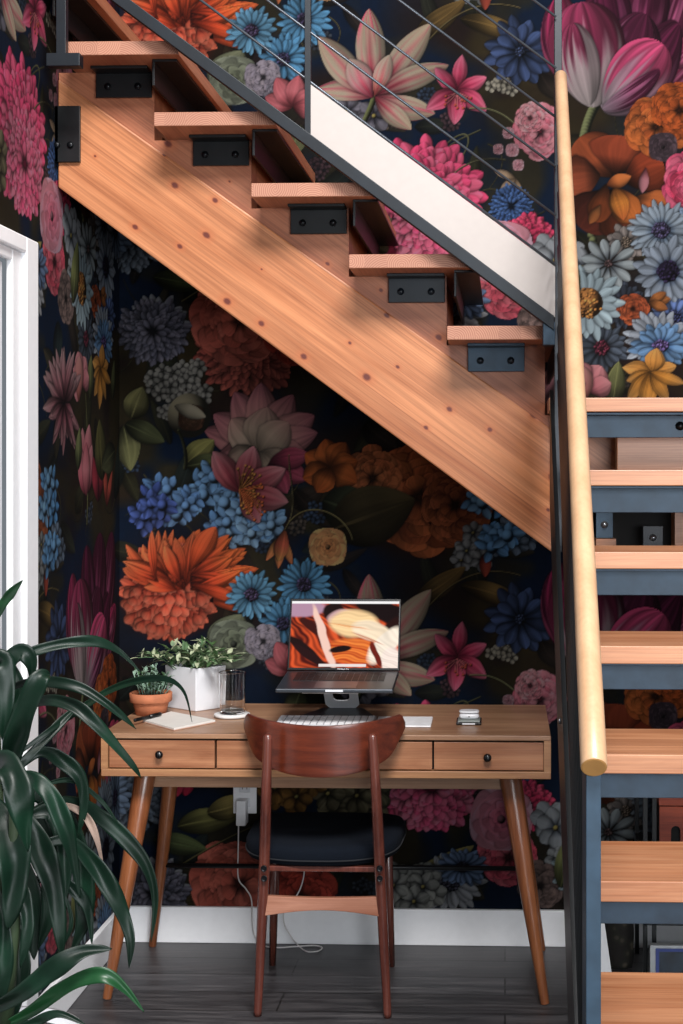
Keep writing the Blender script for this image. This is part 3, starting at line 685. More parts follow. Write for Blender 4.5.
# ================================================================ staircase
R_, D, RUN2 = .1863, 3.695, .219
XT2 = ax(447, D); RUN1 = (ax(447, D)-ax(57, D))/4
stair = thing('staircase', (.1, 4.1, 0), 'fir and steel staircase climbing over the desk to the left from a landing', 'staircase')
YC, YB = 3.85, 4.475
TT = .036
cuts = {}
def L(mb, x, y0, y1, ztop, flange=.066, leg=.070, t=.007):
    mb.box(x, x+flange, y0, y1, ztop-t, ztop); mb.box(x, x+t, y0, y1, ztop-leg, ztop-t)
for j in range(2, 8):
    z = H+j*R_; xl = XT2-RUN1*(j-2); xr = xl+.318
    if j == 7: xl = XL+.004
    mb = MB(); mb.box(xl, xr, D, YB, z-TT, z, 0, {2: 1})
    mb.build('tread', [M['fir_y'], M['fir_end']], stair, bevel=.002)
    xc = ax(545, 3.85)+(ax(153.6, 3.85)-ax(545, 3.85))*(j-2)/4          # riser cut of the carriage
    cuts[j] = xc
    a = MB(); L(a, xc+.024, 3.735, YB, z-TT)
    a.build('steel_angle', M['black_steel'], stair, bevel=.0015)
    if j >= 3:
        MB().box(xc-.022, xc-.004, YC+.10, YB, z-R_, z-TT-.001).build('riser', M['fir_y'], stair)
    if j < 7 :
        # bracket plate with two bolts on the carriage face below the tread
        bx1 = xc-(.055 if j == 2 else .004); bx0 = bx1-.152
        zt = z-TT; m = {2: 'steel_blue', 3: 'steel'}.get(j, 'black_steel')
        b = MB(); b.box(bx0, bx1, YC-.008, YC, zt-.072, zt); b.box(bx0, bx1, YC-.06, YC-.0075, zt-.008, zt)
        bo = b.build('bracket', M[m], stair, bevel=.0015)
        for k in (.22, .76): MB().lathe((bx0+(bx1-bx0)*k, YC-.008, zt-.043), [(.0095, 0), (.0095, -.004), (.006, -.004), (.006, -.007), (0, -.007)], 16, axis='y').build('bolt', M['bolt_black'] if j > 3 else M['steel'], bo)
# carriage beam (lower) and sawtooth (upper)
lo0, lo1 = at(58, 187, YC), at(553, 553, YC)
up0, up1 = at(57, 79, YC), at(553, 430, YC)
xe = ax(553, YC); xs = ax(58, YC)
MB().prism_y([(xs, lo0.z), (xe, lo1.z), (xe, up1.z), (xs, up0.z)], YC, YC+.10).build('stringer', M['beam'], stair, bevel=.004)
pts = [(xs, up0.z), (xe, up1.z), (xe, at(553, 415, YC).z), (cuts[2]+.0, at(553, 415, YC).z)]
for j in range(2, 7):
    z = H+j*R_-TT
    pts += [(cuts[j], z)]
    if j < 6: pts += [(cuts[j+1], z)]
    else: pts += [(xs, z)]
sw = []
for p in pts:
    sw.append(p)
MB().prism_y(sw, YC+.008, YC+.10).build('sawtooth_carriage', M['carriage'], stair)
# wall bracket at the upper end
wb0 = at(51.5, 106, YC-.01); wb1 = at(80, 162, YC-.01)
b = MB(); b.box(XL, wb1.x, YC-.012, YC-.001, wb1.z, wb0.z); b.box(XL, XL+.01, YC-.012, YC+.08, wb1.z, wb0.z)
bo = b.build('end_bracket', M['black_steel'], stair, bevel=.0015)
for px in (57, 70.5):
    p = at(px, 145, YC-.012); MB().lathe((p.x, YC-.012, p.z), [(.009, 0), (.009, -.004), (.005, -.007), (0, -.007)], 14, axis='y').build('bolt', M['bolt_black'], bo)
# landing
XR = 1.30
ZL = H+R_
mb = MB(); mb.box(ax(549, D), XR, D, YB, ZL-TT, ZL, 0, {5: 1}); mb.build('landing_board', [M['fir'], M['fir_end']], stair, bevel=.002)
a = MB(); a.box(.14, XR, D+.085, D+.092, ZL-TT-.065, ZL-TT-.004); a.box(.14, XR, D+.02, D+.092, ZL-TT-.008, ZL-TT-.001)
ao = a.build('steel_angle', M['steel_blue'], stair, bevel=.0015)
p = at(680, 426, D+.085); s = MB(); s.lathe((p.x, D+.085, p.z), [(.012, 0), (.012, -.003), (.008, -.004), (.008, -.010), (0, -.010)], 16, axis='y'); s.build('bolt', M['bolt_black'], ao)
MB().box(ax(617, 3.86), XR, 3.86, 3.93, 1.385, ZL-TT-.001).build('landing_beam', M['fir'], stair, bevel=.002)
MB().box(ax(585, 4.0), ax(616, 4.0), 4.0, 4.09, 1.385, ZL-TT-.001).build('landing_beam', M['beam'], stair, bevel=.002)
# shaded hollow, plates and blocks seen below the first step
MB().box(ax(600, 4.05), ax(690, 4.05), 4.05, 4.10, 1.20, 1.384).build('hollow_shade', M['gap'], stair)  # black box stands for the shade in the hollow under the landing
def bolted_plate(px0, px1, py0, py1, Y, m):
    a_, b_ = at(px0, py1, Y), at(px1, py0, Y)
    o = MB().box(a_.x, b_.x, Y, Y+.008, a_.z, b_.z).build('bracket', M[m], stair, bevel=.001)
    cx_, cz_ = (a_.x+b_.x)/2, a_.z*.5+b_.z*.5
    MB().lathe((cx_, Y, cz_), [(.010, 0), (.010, -.004), (.006, -.005), (.006, -.012), (0, -.012)], 16, axis='y').build('bolt', M['bolt'], o)
bolted_plate(596, 613, 511, 538, 3.98, 'steel_blue'); bolted_plate(643, 663, 526, 549, 3.97, 'steel')
p0, p1 = at(675, 560, 3.95), at(720, 510, 3.95)
MB().box(p0.x, p1.x, 3.95, 4.04, p0.z, p1.z).build('blocking', M['fir'], stair)
p0, p1 = at(596, 560, 3.96), at(616, 539, 3.96)
MB().box(p0.x, p1.x, 3.96, 4.04, p0.z, p1.z).build('blocking', M['fir'], stair)
# lower flight
XT = .158
for k in range(1, 7):
    z = ZL-R_*k; y = D-RUN2*k
    MB().box(XT, XR, y, y+.282, z-.038, z, 0, {5: 1}).build('tread', [M['fir'], M['fir_end']], stair, bevel=.002)
    a = MB(); a.box(XT+.004, XR, y+.090, y+.097, z-.038-.068, z-.038-.004); a.box(XT+.004, XR, y+.02, y+.097, z-.045, z-.0385)
    a.build('steel_angle', M['steel_blue'], stair, bevel=.0015)
# steel plate stringer along the open side of the lower flight
def nose(y): return ZL-.8507*(D-y)
ya, yb = 3.72, 2.16
MB().prism_x([(yb, nose(yb)-.30), (ya, nose(ya)-.30), (ya, nose(ya)-.0), (yb, nose(yb)-.0)], .116, .126).build('steel_stringer', M['black_steel'], stair)
# ================================================================ railing of the upper flight
YR = 3.655
rail = thing('stair_railing', (-.4, YR, 1.6), 'black steel railing with thin rods and white panel along the upper flight', 'railing')
def sl(x, y553): return y553-(553-x)*.746
def bar(mb, pa, pb, hw, y0, y1):
    # bar between two (x,z) points, vertical half-height hw
    (x0, z0), (x1, z1) = pa, pb
    mb.hexa([(x0, y0, z0-hw), (x1, y0, z1-hw), (x1, y1, z1-hw), (x0, y1, z0-hw), (x0, y0, z0+hw), (x1, y0, z1+hw), (x1, y1, z1+hw), (x0, y1, z0+hw)])
def xz(px, py, Y=YR): p = at(px, py, Y); return (p.x, p.z)
mb = MB(); bar(mb, xz(60, sl(60, 323)), xz(554, sl(554, 323)), .0185, YR-.016, YR+.016)
mb.build('bottom_rail', M['steel'], rail, bevel=.0015)
xa = 50
for y5 in (-37, 14.5, 66, 115, 164.5, 213.5, 263):
    a_, b_ = at(xa, sl(xa, y5), YR), at(556, sl(556, y5), YR)
    MB().tube([a_, b_], .0034, 8).build('rod', M['rod'], rail)
pa, pb = xz(309, sl(309, 265.5)), xz(555, sl(555, 265.5)); pc, pd = xz(555, sl(555, 316)), xz(309, sl(309, 316))
MB().prism_y([pd, pc, pb, pa], YR-.004, YR+.004).build('panel', simple('pale_panel', 'aaa19c', .45, noise=.02), rail)
rail.children[-1]['label'] = 'pale white infill panel'
for (px0, px1, zb, m) in ((305, 311, at(309, 140, YR).z, 'steel'),):
    MB().box(ax(px0, YR), ax(px1, YR), YR-.008, YR+.008, zb, 3.2).build('post', M[m], rail, bevel=.001)
pz = at(62, 60, YR).z
MB().box(ax(57.5, YR), ax(67, YR), YR-.012, YR+.012, pz-.01, 3.2).build('post', M['steel'], rail, bevel=.001)
a_, b_ = at(46.5, 67.5, YR-.01), at(80, 53, YR-.01)
MB().box(a_.x, b_.x, YR-.014, YR+.020, a_.z+.003, b_.z).build('foot_plate', M['steel'], rail, bevel=.0015)
# corner post with plate
MB().box(ax(554.5, 3.66), ax(562, 3.66), 3.665, 3.694, 1.28, 3.2).build('post', M['steel'], rail, bevel=.001)
a_, b_ = at(543, 345, 3.65), at(555, 322, 3.65)
MB().box(a_.x, b_.x, 3.645, 3.69, a_.z, b_.z).build('foot_plate', M['steel_blue'], rail, bevel=.0015)
# ================================================================ railing of the lower flight
YE = 2.03
hr0 = at(560.6, 76, 3.635); hr1 = at(594, 768, YE)
rail2 = thing('stair_railing', (.12, 2.05, 0), 'round pale maple handrail on dark steel rods descending beside the lower steps', 'railing')
dv = (hr1-hr0)
up_ = Vector((0, -dv.z, dv.y)).normalized()*-1
n_ = 24
mbh = MB(); mbh.tube([hr0+dv*(i/n_) for i in range(n_+1)], [.0155+.0038*(i/n_) for i in range(n_+1)], 24, endm=1, ell=1.12)
mbh.build('handrail', [M['maple'], M['maple_end']], rail2, bevel=.003); rail2.children[-1]['label'] = 'pale maple handrail'
def hz(y): return hr0.z+(hr0.y-y)/(hr0.y-hr1.y)*dv.z
def hx_(y): return hr0.x+(hr0.y-y)/(hr0.y-hr1.y)*dv.x
def yrod(off, r, name, m, y0=3.625, y1=YE+.03):
    return MB().tube([(hx_(y0)-.004, y0, hz(y0)-off), (hx_(y1)-.004, y1, hz(y1)-off)], r, 8).build(name, M[m], rail2)
mb = MB()
for (y0, y1) in ((3.625, YE+.06),):
    x0, x1 = hx_(y0), hx_(y1)
    mb.hexa([(x0-.011, y0, hz(y0)-.040), (x0+.003, y0, hz(y0)-.040), (x1+.003, y1, hz(y1)-.040), (x1-.011, y1, hz(y1)-.040), (x0-.011, y0, hz(y0)-.02), (x0+.003, y0, hz(y0)-.02), (x1+.003, y1, hz(y1)-.02), (x1-.011, y1, hz(y1)-.02)])
mb.build('rail_bar', M['steel'], rail2)
for i in range(11): yrod(.085+.068*i, .0052, 'rod', 'black_steel')
MB().box(ax(586, YE+.02), ax(601, YE+.02), YE+.02, YE+.12, 0, hz(YE+.05)-.02).build('post', M['steel_blue'], rail2, bevel=.001)
p = at(568.6, 747, 3.0); MB().lathe((.1155, 2.98, nose(2.98)-.1), [(.007, 0), (.007, -.003), (0, -.004)], 12, axis='x').build('bolt', M['bolt'], rail2)
# ================================================================ desk
DX0, DX1 = ax(101, 3.93), ax(550.9, 3.93); DY0, DY1 = 3.93, 4.45; DZ, DB = .760, .641
DXM = (DX0+DX1)/2
desk = thing('desk', (DXM, 4.2, 0), 'long wooden writing desk with slim drawers, black knobs and splayed round legs', 'desk')
MB().box(DX0, DX1, DY0, DY1, DZ-.014, DZ).build('desk_top', [M['desk']], desk, bevel=.002)
MB().box(DX0, DX1, DY0, DY1, DB, DB+.020).build('case_bottom', M['desk_edge'], desk, bevel=.002)
for (x0, x1) in ((DX0, DX0+.019), (DX1-.019, DX1)):
    MB().box(x0, x1, DY0, DY1, DB+.020, DZ-.014).build('side_panel', M['desk_edge'], desk)
MB().box(DX0+.019, DX1-.019, DY1-.012, DY1, DB+.020, DZ-.014).build('back_panel', M['desk_edge'], desk)
MB().box(DX0+.019, DX1-.019, DY0+.03, DY0+.036, DB+.020, DZ-.014).build('drawer_gap_shade', M['gap'], desk)  # black sheet gives the shade in the gaps between drawer fronts
for (a_, b_, knob) in ((108.8, 214.2, (160, 754)), (216.4, 432, None), (434, 543.6, (487.5, 757))):
    x0, x1 = ax(a_, DY0), ax(b_, DY0)
    dr = MB().box(x0, x1, DY0+.004, DY0+.024, DB+.0235, DZ-.0195).build('drawer', M['drawer'], desk, bevel=.001)
    if knob:
        p = at(knob[0], knob[1], DY0)
        MB().lathe((p.x, DY0+.005, p.z), [(.006, 0), (.005, -.008), (.009, -.012), (.0115, -.017), (.010, -.022), (.005, -.025), (0, -.0255)], 20, axis='y').build('knob', simple('black_knob', '0c0c0e', .2, .3, spec=.8), dr)
def dleg(top, bot, r0=.030, r1=.0125):
    MB().tube([top, top.lerp(bot, .5), bot], [r0, (r0*.55+r1*.5), r1], 24).build('leg', M['leg'], desk, bevel=.002)
tl = at(146.5, 780, 4.03); tr = at(509, 781, 4.03); bl = at(107, 990, 3.995); br_ = at(545, 1002, 3.995)
for t_, b_ in ((tl, bl), (tr, br_)):
    t_.z = DB+.001; b_.z = .001; dleg(t_, b_)
rl = at(152.5, 940, 4.44); rr = at(542, 946, 4.44)
for t_, b_ in ((Vector((tl.x, 4.37, 0)), rl), (Vector((tr.x, 4.37, 0)), rr)):
    t_.z = DB+.001; b_.z = .001; dleg(t_, b_, .026, .0115)
a_, b_ = ax(157, 4.04), ax(501, 4.04)
MB().box(tl.x+.02, tr.x-.02, 4.035, 4.055, DB-.052, DB).build('apron', M['desk'], desk, bevel=.001)
zc = .262
MB().tube([(tl.x-.048, 4.41, zc), (tr.x+.045, 4.41, zc)], .0075, 12).build('crossbar', M['black_steel'], desk)
# ================================================================ chair
chair = thing('dining_chair', (ax(322, 4.05), 4.05, 0), 'dark walnut chair with curved back and navy seat drawn up to the desk', 'chair')
def interp(pts, n=10): return spline(pts, n)
for (xt, xm, xb) in ((267.9, 264.2, 257.6), (372.6, 379.8, 387.6)):
    P = [at(xt, 737, 3.765), at(xt*.55+xm*.45, 790, 3.775), at(xm, 866, 3.835), at(xm*.45+xb*.55, 950, 3.868), at(xb, 1016, 3.885)]
    P[-1].z = .001
    c_ = interp(P, 8); n_ = len(c_)
    rad = []
    for i in range(n_):
        t = i/(n_-1); rad.append(.0115+.0035*math.sin(math.pi*min(1, t*1.05))**1.3)
    top = c_[0]; d_ = (c_[0]-c_[1]).normalized()
    c_ = [top+d_*.009, top+d_*.006]+c_; rad = [.004, .009]+rad
    lg = MB().tube(c_, rad, 16).build('leg', M['walnut_leg'], chair)
    for py in (868, 878.5):
        p = at(xm, py, 3.82)
        MB().lathe((p.x, 3.8215-(.004 if py < 870 else 0), p.z), [(.0085, 0), (.0085, -.004), (.0065, -.005), (.0065, -.003), (.003, -.003), (0, -.0035)], 16, axis='y').build('bolt', M['bolt_black'], lg)
for (xt, xb, yb_) in ((276, 272.5, 967), (387, 391.5, 965)):
    p0 = at(xt, 830, 4.22); p0.z = .43; p1 = at(xb, yb_, 4.285); p1.z = .001
    MB().tube([p0, p0.lerp(p1, .5), p1], [.0145, .0135, .0105], 16).build('leg', M['walnut_leg'], chair)
# backrest: bent plywood shell
bx = ax(319.5, 3.80); HWB = .222
NU, NV = 40, 14
def back_pt(u, v, side):
    y = 3.785+.115*abs(u)**2.1
    x = bx+HWB*math.sin(u*1.0)/math.sin(1.0)
    zt_ = .8085+.020*abs(u)**1.5-.03*max(0, abs(u)-.93)/.07
    hh = .136*(1-abs(u)**2.6*.42)
    if abs(u) > .72: hh *= math.sqrt(max(0.03, 1-((abs(u)-.72)/.283)**2))
    z = zt_-hh*v
    return (x, y+(.011 if side else 0)+.012*v*(0), z)
mb = MB(); G = {}
for sd in (0, 1):
    for i in range(NU+1):
        for j in range(NV+1):
            G[sd, i, j] = len(mb.v); mb.v.append(back_pt(-1+2*i/NU, j/NV, sd))
for i in range(NU):
    for j in range(NV):
        mb.face([G[0, i, j], G[0, i, j+1], G[0, i+1, j+1], G[0, i+1, j]], 0, True); mb.face([G[1, i, j], G[1, i+1, j], G[1, i+1, j+1], G[1, i, j+1]], 0, True)
for i in range(NU):
    mb.face([G[0, i, 0], G[0, i+1, 0], G[1, i+1, 0], G[1, i, 0]]); mb.face([G[0, i, NV], G[1, i, NV], G[1, i+1, NV], G[0, i+1, NV]])
for j in range(NV):
    mb.face([G[0, 0, j], G[1, 0, j], G[1, 0, j+1], G[0, 0, j+1]]); mb.face([G[0, NU, j], G[0, NU, j+1], G[1, NU, j+1], G[1, NU, j]])
mb.build('backrest', M['walnut'], chair, bevel=.002)
# seat: wide at the front, rounded at the back
def seat_outline(n=64, grow=0.):
    out = []
    cx_ = ax(325.5, 4.08)
    for k in range(n):
        a = 2*math.pi*k/n; ca, sa = math.cos(a), math.sin(a)
        e = .42 if sa > 0 else .74
        x = math.copysign(abs(ca)**e, ca); y = math.copysign(abs(sa)**e, sa)
        yy = 4.07+.215*y
        out.append((cx_+(.228+grow)*x*(1-.07*(1-y)/2), yy+grow*y))
    return out
def slab(prof, m, name, parent, nsm=64):
    mb = MB(); b0 = None
    for (g, z) in prof:
        o_ = seat_outline(nsm, g); b = len(mb.v); mb.v += [(x, y, z-.012*((x-ax(325, 4.08))/.23)**2*0) for x, y in o_]
        if b0 is not None:
            for k in range(nsm): mb.face([b0+k, b0+(k+1) % nsm, b+(k+1) % nsm, b+k], 0, True)
        else: mb.face([b+k for k in range(nsm)][::-1])
        b0 = b
    mb.face([b0+k for k in range(nsm)], 0, True)
    return mb.build(name, m, parent)
st_ = slab([(-.02, .412), (-.004, .418), (0, .432), (0, .452), (-.006, .462), (-.03, .468), (-.08, .466)], M['fabric'], 'seat', chair)
o_ = [(x, y, .431) for x, y in seat_outline(64, .001)]; MB().tube(o_+[o_[0]], .0022, 8, caps=False).build('piping', M['piping'], st_)
# rails and stretchers
zr = .405
a_, b_ = at(264.5, 868, 3.84), at(379.8, 868, 3.84)
MB().box(a_.x+.006, b_.x-.006, 3.87, 3.89, .398, .413).build('seat_rail', M['walnut_leg'], chair, bevel=.003)
for (xa_, xb_, ya_, yb_) in ((a_.x, ax(275, 4.22), 3.84, 4.22), (b_.x, ax(388, 4.22), 3.84, 4.22)):
    mb = MB(); mb.hexa([(xa_-.009, ya_, .385), (xa_+.009, ya_, .385), (xb_+.009, yb_, .39), (xb_-.009, yb_, .39), (xa_-.009, ya_, .426), (xa_+.009, ya_, .426), (xb_+.009, yb_, .426), (xb_-.009, yb_, .426)])
    mb.build('seat_rail', M['walnut_leg'], chair, bevel=.003)
p0, p1 = at(265, 897, 3.85), at(382, 897, 3.85); zt0 = p0.z; ptsS = []
N = 20
for i in range(N+1):
    t = i/N; ptsS.append((p0.x+(p1.x-p0.x)*t, zt0-.052+.016*math.sin(math.pi*t)+.002))
for i in range(N, -1, -1):
    t = i/N; ptsS.append((p0.x+(p1.x-p0.x)*t, zt0+.004-.004*math.sin(math.pi*t)))
MB().prism_y(ptsS, 3.845, 3.862).build('stretcher', wood('stretcher_wood_lit', '8a5640', 'b98670', stretch=(1.4, 18, 22), rough=.3, coat=.4, fine=.2), chair, bevel=.002)  # light falling on the stretcher is put into this paler wood colour
chair.children[-1]['label'] = 'back stretcher coloured a lighter, lit brown'
# ================================================================ things on the desk
ZD = DZ+.0005
def leafy(mb, base, direc, length, width, m, curl=.3, thick=.0006):
    d = Vector(direc).normalized(); sd = d.cross(Vector((0, 0, 1)))
    sd = sd.normalized() if sd.length > .05 else Vector((1, 0, 0))
    nn = sd.cross(d).normalized(); b = len(mb.v); base = Vector(base); n = 6
    for i in range(n+1):
        t = i/n; w_ = width/2*math.sin(math.pi*min(1, .06+.94*t)**.75)**.8 if i < n else 0.0002
        c0 = base+d*length*t-Vector((0, 0, 1))*curl*length*t*t+nn*.0
        for q_ in (-1, 0, 1): mb.v.append(tuple(c0+sd*w_*q_+nn*(abs(q_)*w_*.25)))
    for i in range(n):
        for q_ in (0, 1):
            mb.face([b+i*3+q_, b+i*3+q_+1, b+(i+1)*3+q_+1, b+(i+1)*3+q_], m, True)
M['leaf_var'] = simple('variegated_leaf', '6d8462', .5, 0, .55, 90)
M['leaf_cream'] = simple('cream_leaf', 'aab292', .55, 0, .25, 90)
M['leaf_mid'] = simple('green_leaf', '3c5a34', .5, 0, .4, 60)
M['leaf_succ'] = simple('succulent_leaf', '7c9684', .5, 0, .35, 80)
M['soil'] = simple('potting_soil', '1c1410', .95, 0, .4, 80, .8)
M['terracotta'] = simple('terracotta', 'b06a48', .8, 0, .15, 30, .15)
M['ceramic'] = simple('white_ceramic', 'd9dade', .3, 0, .02)
# terracotta pot with succulent
pc_ = on_z(151, 714, ZD); pc_.z = ZD
pot = thing('succulent_pot', pc_, 'small terracotta pot of grey-green succulent on the left end of the desk', 'potted plant')
MB().lathe(pc_, [(.040, 0), (.0445, .001), (.053, .036), (.053, .038), (.0595, .038), (.0625, .041), (.063, .064), (.060, .066), (.056, .064), (.054, .052)], 40).build('pot', M['terracotta'], pot)
MB().lathe(pc_, [(.0, .050), (.055, .052), (.054, .056), (0, .059)], 24).build('soil', M['soil'], pot)
mb = MB(); rs = random.Random(3)
for k in range(30):
    a = rs.uniform(0, 6.28); r = rs.uniform(.004, .050); c0 = pc_+Vector((math.cos(a)*r, math.sin(a)*r, .056)); hh = rs.uniform(.03, .095)*(1.1-r*6)
    tilt = Vector((math.cos(a)*r*.7, math.sin(a)*r*1.0, hh)); top = c0+tilt
    mb.tube([c0, top], .0015, 5)
    for e in range(13):
        b = rs.uniform(0, 6.28); el = rs.uniform(-.1, 1.1); f = rs.uniform(.35, 1)
        leafy(mb, c0.lerp(top, f), (math.cos(b)*math.cos(el), math.sin(b)*math.cos(el), math.sin(el)), rs.uniform(.013, .022), rs.uniform(.008, .012), rs.choice((0, 0, 1)), .1)
mb.build('foliage', [M['leaf_succ'], M['leaf_mid']], pot)
# white angular planter
pc_ = on_z(195.5, 712, ZD); pc_.z = ZD; pc_.y += .088
pl = thing('planter', pc_, 'white square ceramic planter of variegated trailing plant behind the notebook', 'potted plant')
r0, r1 = .082, .0885
_n = on_z(195.8, 712, ZD); _r = Vector((ax(226, _n.y+.085), _n.y+.085, ZD)); _l = Vector((ax(165, _n.y+.085), _n.y+.085, ZD)); _b = _l+_r-_n
pc_ = (_l+_r)/2; pl.location = (pc_.x, pc_.y, ZD)
def sq(r): return [(pc_.x+(v.x-pc_.x)*r/r1, pc_.y+(v.y-pc_.y)*r/r1) for v in (_n, _r, _b, _l)]
mb = MB(); rings = [(sq(r0), ZD), (sq(r1), ZD+.130), (sq(r1-.007), ZD+.130), (sq(r1-.009), ZD+.112)]
for pts_, z in rings: mb.v += [(x, y, z) for x, y in pts_]
mb.face([3, 2, 1, 0])
for i in range(3):
    for k in range(4): mb.face([i*4+k, i*4+(k+1) % 4, i*4+4+(k+1) % 4, i*4+4+k])
mb.build('pot', M['ceramic'], pl, bevel=.002)
MB().prism_z(sq(r1-.0095), ZD+.105, ZD+.113).build('soil', M['soil'], pl)
mb = MB(); rs = random.Random(11)
for k in range(58):
    a = rs.uniform(0, 6.28); r = rs.uniform(0, .065); c0 = pc_+Vector((math.cos(a)*r, math.sin(a)*r*.9, .112))
    side = rs.uniform(-1, 1); out = Vector((side*rs.uniform(.04, .135), rs.uniform(-.07, .025), rs.uniform(.045, .105)*(1-abs(side)*.35)))
    if k % 6 == 0: out.x = rs.uniform(.08, .15)
    if out.x > .06: out.z *= .75
    p = spline([c0, c0+out*.5+Vector((0, 0, .02)), c0+out], 4)
    mb.tube(p, .0013, 5, m=2)
    for e in range(9):
        b = rs.uniform(0, 6.28); el = rs.uniform(-.3, .9); q_ = p[min(len(p)-1, 2+e*7//9)]
        if q_.y > YW-.06: continue
        d_ = Vector((math.cos(b)*math.cos(el), math.sin(b)*math.cos(el)*.8, math.sin(el)))+out.normalized()*.6
        leafy(mb, q_, d_, rs.uniform(.024, .042), rs.uniform(.011, .017), rs.choice((0, 1, 2, 2, 0, 1)), .25)
mb.build('foliage', [M['leaf_var'], M['leaf_cream'], M['leaf_mid']], pl)
# coaster and glass
pc_ = on_z(232, 716.5, ZD); pc_.z = ZD
tag(MB().lathe(pc_, [(.046, 0), (.053, .002), (.053, .008), (.051, .0095), (0, .0095)], 48).build('coaster', simple('marble_coaster', 'd8d6d4', .3, 0, .10, 25)), 'round white marble coaster under the water glass', 'coaster')
gl = NT('clear_glass'); gl.b.inputs['Transmission Weight'].default_value = 1; gl.b.inputs['Roughness'].default_value = 0.; gl.b.inputs['IOR'].default_value = 1.45; gl.b.inputs['Base Color'].default_value = (.99, .99, .99, 1)
g0 = pc_+Vector((.001, 0, .010))
gt = thing('drinking_glass', g0, 'clear straight drinking glass standing on the marble coaster', 'glass')
MB().lathe(g0, [(.0, 0), (.034, 0), (.0353, .0005), (.0372, .0035), (.03745, .0055), (.0375, .007), (.0389, .1190), (.0390, .1205), (.0386, .122), (.0378, .1225), (.0371, .122), (.0367, .1205), (.0366, .1190), (.0352, .011), (.0350, .0095), (.0340, .008), (.0325, .0075), (0, .0075)], 48).build('tumbler', gl.m, gt)
# notebook and pen
cn = [on_z(*p, ZD) for p in ((142, 722), (174, 731), (216.6, 722.5), (171, 713.5))]
nbc = sum(cn, Vector())/4
nb = thing('notebook', (nbc.x, nbc.y, ZD), 'white notebook lying open at an angle near the terracotta pot', 'notebook')
def quad_slab(c4, z0, z1, name, m, parent, shrink=0.):
    cc = sum(c4, Vector())/4; p = [(v.x+(cc.x-v.x)*shrink, v.y+(cc.y-v.y)*shrink) for v in c4]
    return MB().prism_z(p, z0, z1).build(name, m, parent, bevel=.0006)
quad_slab(cn, ZD, ZD+.002, 'cover', simple('tan_cover', 'b8907c', .6), nb)
quad_slab(cn, ZD+.0021, ZD+.0075, 'pages', simple('paper_pages', 'd2cec8', .7, noise=.03), nb, .03)
p0, p1 = on_z(134, 720.5, ZD+.014), on_z(161, 713.8, ZD+.014)
pe = thing('pen', (p0.x, p0.y, ZD), 'thick black pen resting across the corner of the notebook', 'pen')
dd = p1-p0
MB().tube([p0, p0+dd*.03, p0+dd*.55], [.002, .0052, .0056], 12).build('barrel', M['bolt_black'], pe)
MB().tube([p0+dd*.56, p0+dd*.95, p1], [.0062, .0062, .004], 12).build('cap', simple('pen_black', '0a0a0b', .3), pe)
# laptop stand
stx = ax(341.5, 4.3)
M['alu'] = simple('aluminium', 'dcdfe2', .4, .1, .04, 30)
M['alu_dark'] = simple('grey_aluminium', '54585e', .38, .85, .05, 30)
ls_ = thing('laptop_stand', (stx-.005, 4.25, ZD), 'silver metal stand raising the laptop above the desk top', 'laptop stand')
x0, x1 = ax(304, 4.2), ax(371, 4.2)
mb = MB(); mb.prism_z([(x0, 4.179), (x1, 4.179), (x1+.004, 4.22), (stx+.06, 4.345), (stx-.06, 4.345), (x0-.004, 4.22)], ZD, ZD+.006); mb.build('base', M['alu_dark'], ls_, bevel=.002)
# upright with an oval hole
hw_ = .051; yb0, zb0, yt0, zt0_ = 4.335, ZD+.006, 4.22, .869
def upr(u, v): return (stx+u*hw_, yb0+(yt0-yb0)*v, zb0+(zt0_-zb0)*v)
mb = MB(); K = 24; inn, out_ = [], []
for k in range(K):
    a = 2*math.pi*(k+.5)/K; ca, sa = math.cos(a), math.sin(a)
    mx = max(abs(ca), abs(sa)); out_.append((ca/mx, .5+.5*sa/mx)); ee = .5
    inn.append((math.copysign(abs(ca)**ee, ca)*.50, .52+.27*math.copysign(abs(sa)**ee, sa)))
for off in (0, .005):
    for (u, v) in out_+inn:
        p = upr(u, v); mb.v.append((p[0], p[1]+off, p[2]+off*.5))
for k in range(K):
    k2 = (k+1) % K
    mb.face([k, k2, K+k2, K+k]); mb.face([2*K+k2, 2*K+k, 3*K+k, 3*K+k2]); mb.face([k2, k, 2*K+k, 2*K+k2]); mb.face([K+k, K+k2, 3*K+k2, 3*K+k])
mb.build('upright', M['alu'], ls_)
# laptop
hc = Vector((ax(343.0, 4.22), 4.22, at(343.7, 671, 4.22).z)); fc = Vector((hc.x, 4.0, at(335, 689, 4.0).z))
LW = .1655
mb = MB(); mb.hexa([(stx-.08, 4.02, fc.z-.016), (stx+.08, 4.02, fc.z-.016), (stx+.08, 4.225, hc.z-.016), (stx-.08, 4.225, hc.z-.016), (stx-.08, 4.02, fc.z-.0125), (stx+.08, 4.02, fc.z-.0125), (stx+.08, 4.225, hc.z-.0125), (stx-.08, 4.225, hc.z-.0125)])
mb.build('tray', M['alu'], ls_, bevel=.001)
lap = thing('laptop', (hc.x, 4.12, fc.z-.012), 'open dark grey laptop with orange canyon picture on screen, on the stand', 'laptop')
def dk(u, v, w_):     # deck coordinates: u across, v front to hinge, w up
    base = fc.lerp(hc, v); return (base.x+u*LW, base.y, base.z+w_)
def dbox(mb, u0, u1, v0, v1, w0, w1, m=0):
    mb.hexa([dk(u0, v0, w0), dk(u1, v0, w0), dk(u1, v1, w0), dk(u0, v1, w0), dk(u0, v0, w1), dk(u1, v0, w1), dk(u1, v1, w1), dk(u0, v1, w1)], m)
mb = MB(); dbox(mb, -1, 1, 0, 1, -.012, 0)
dke = mb.build('keyboard_deck', M['alu_dark'], lap, bevel=.003)
mb = MB()
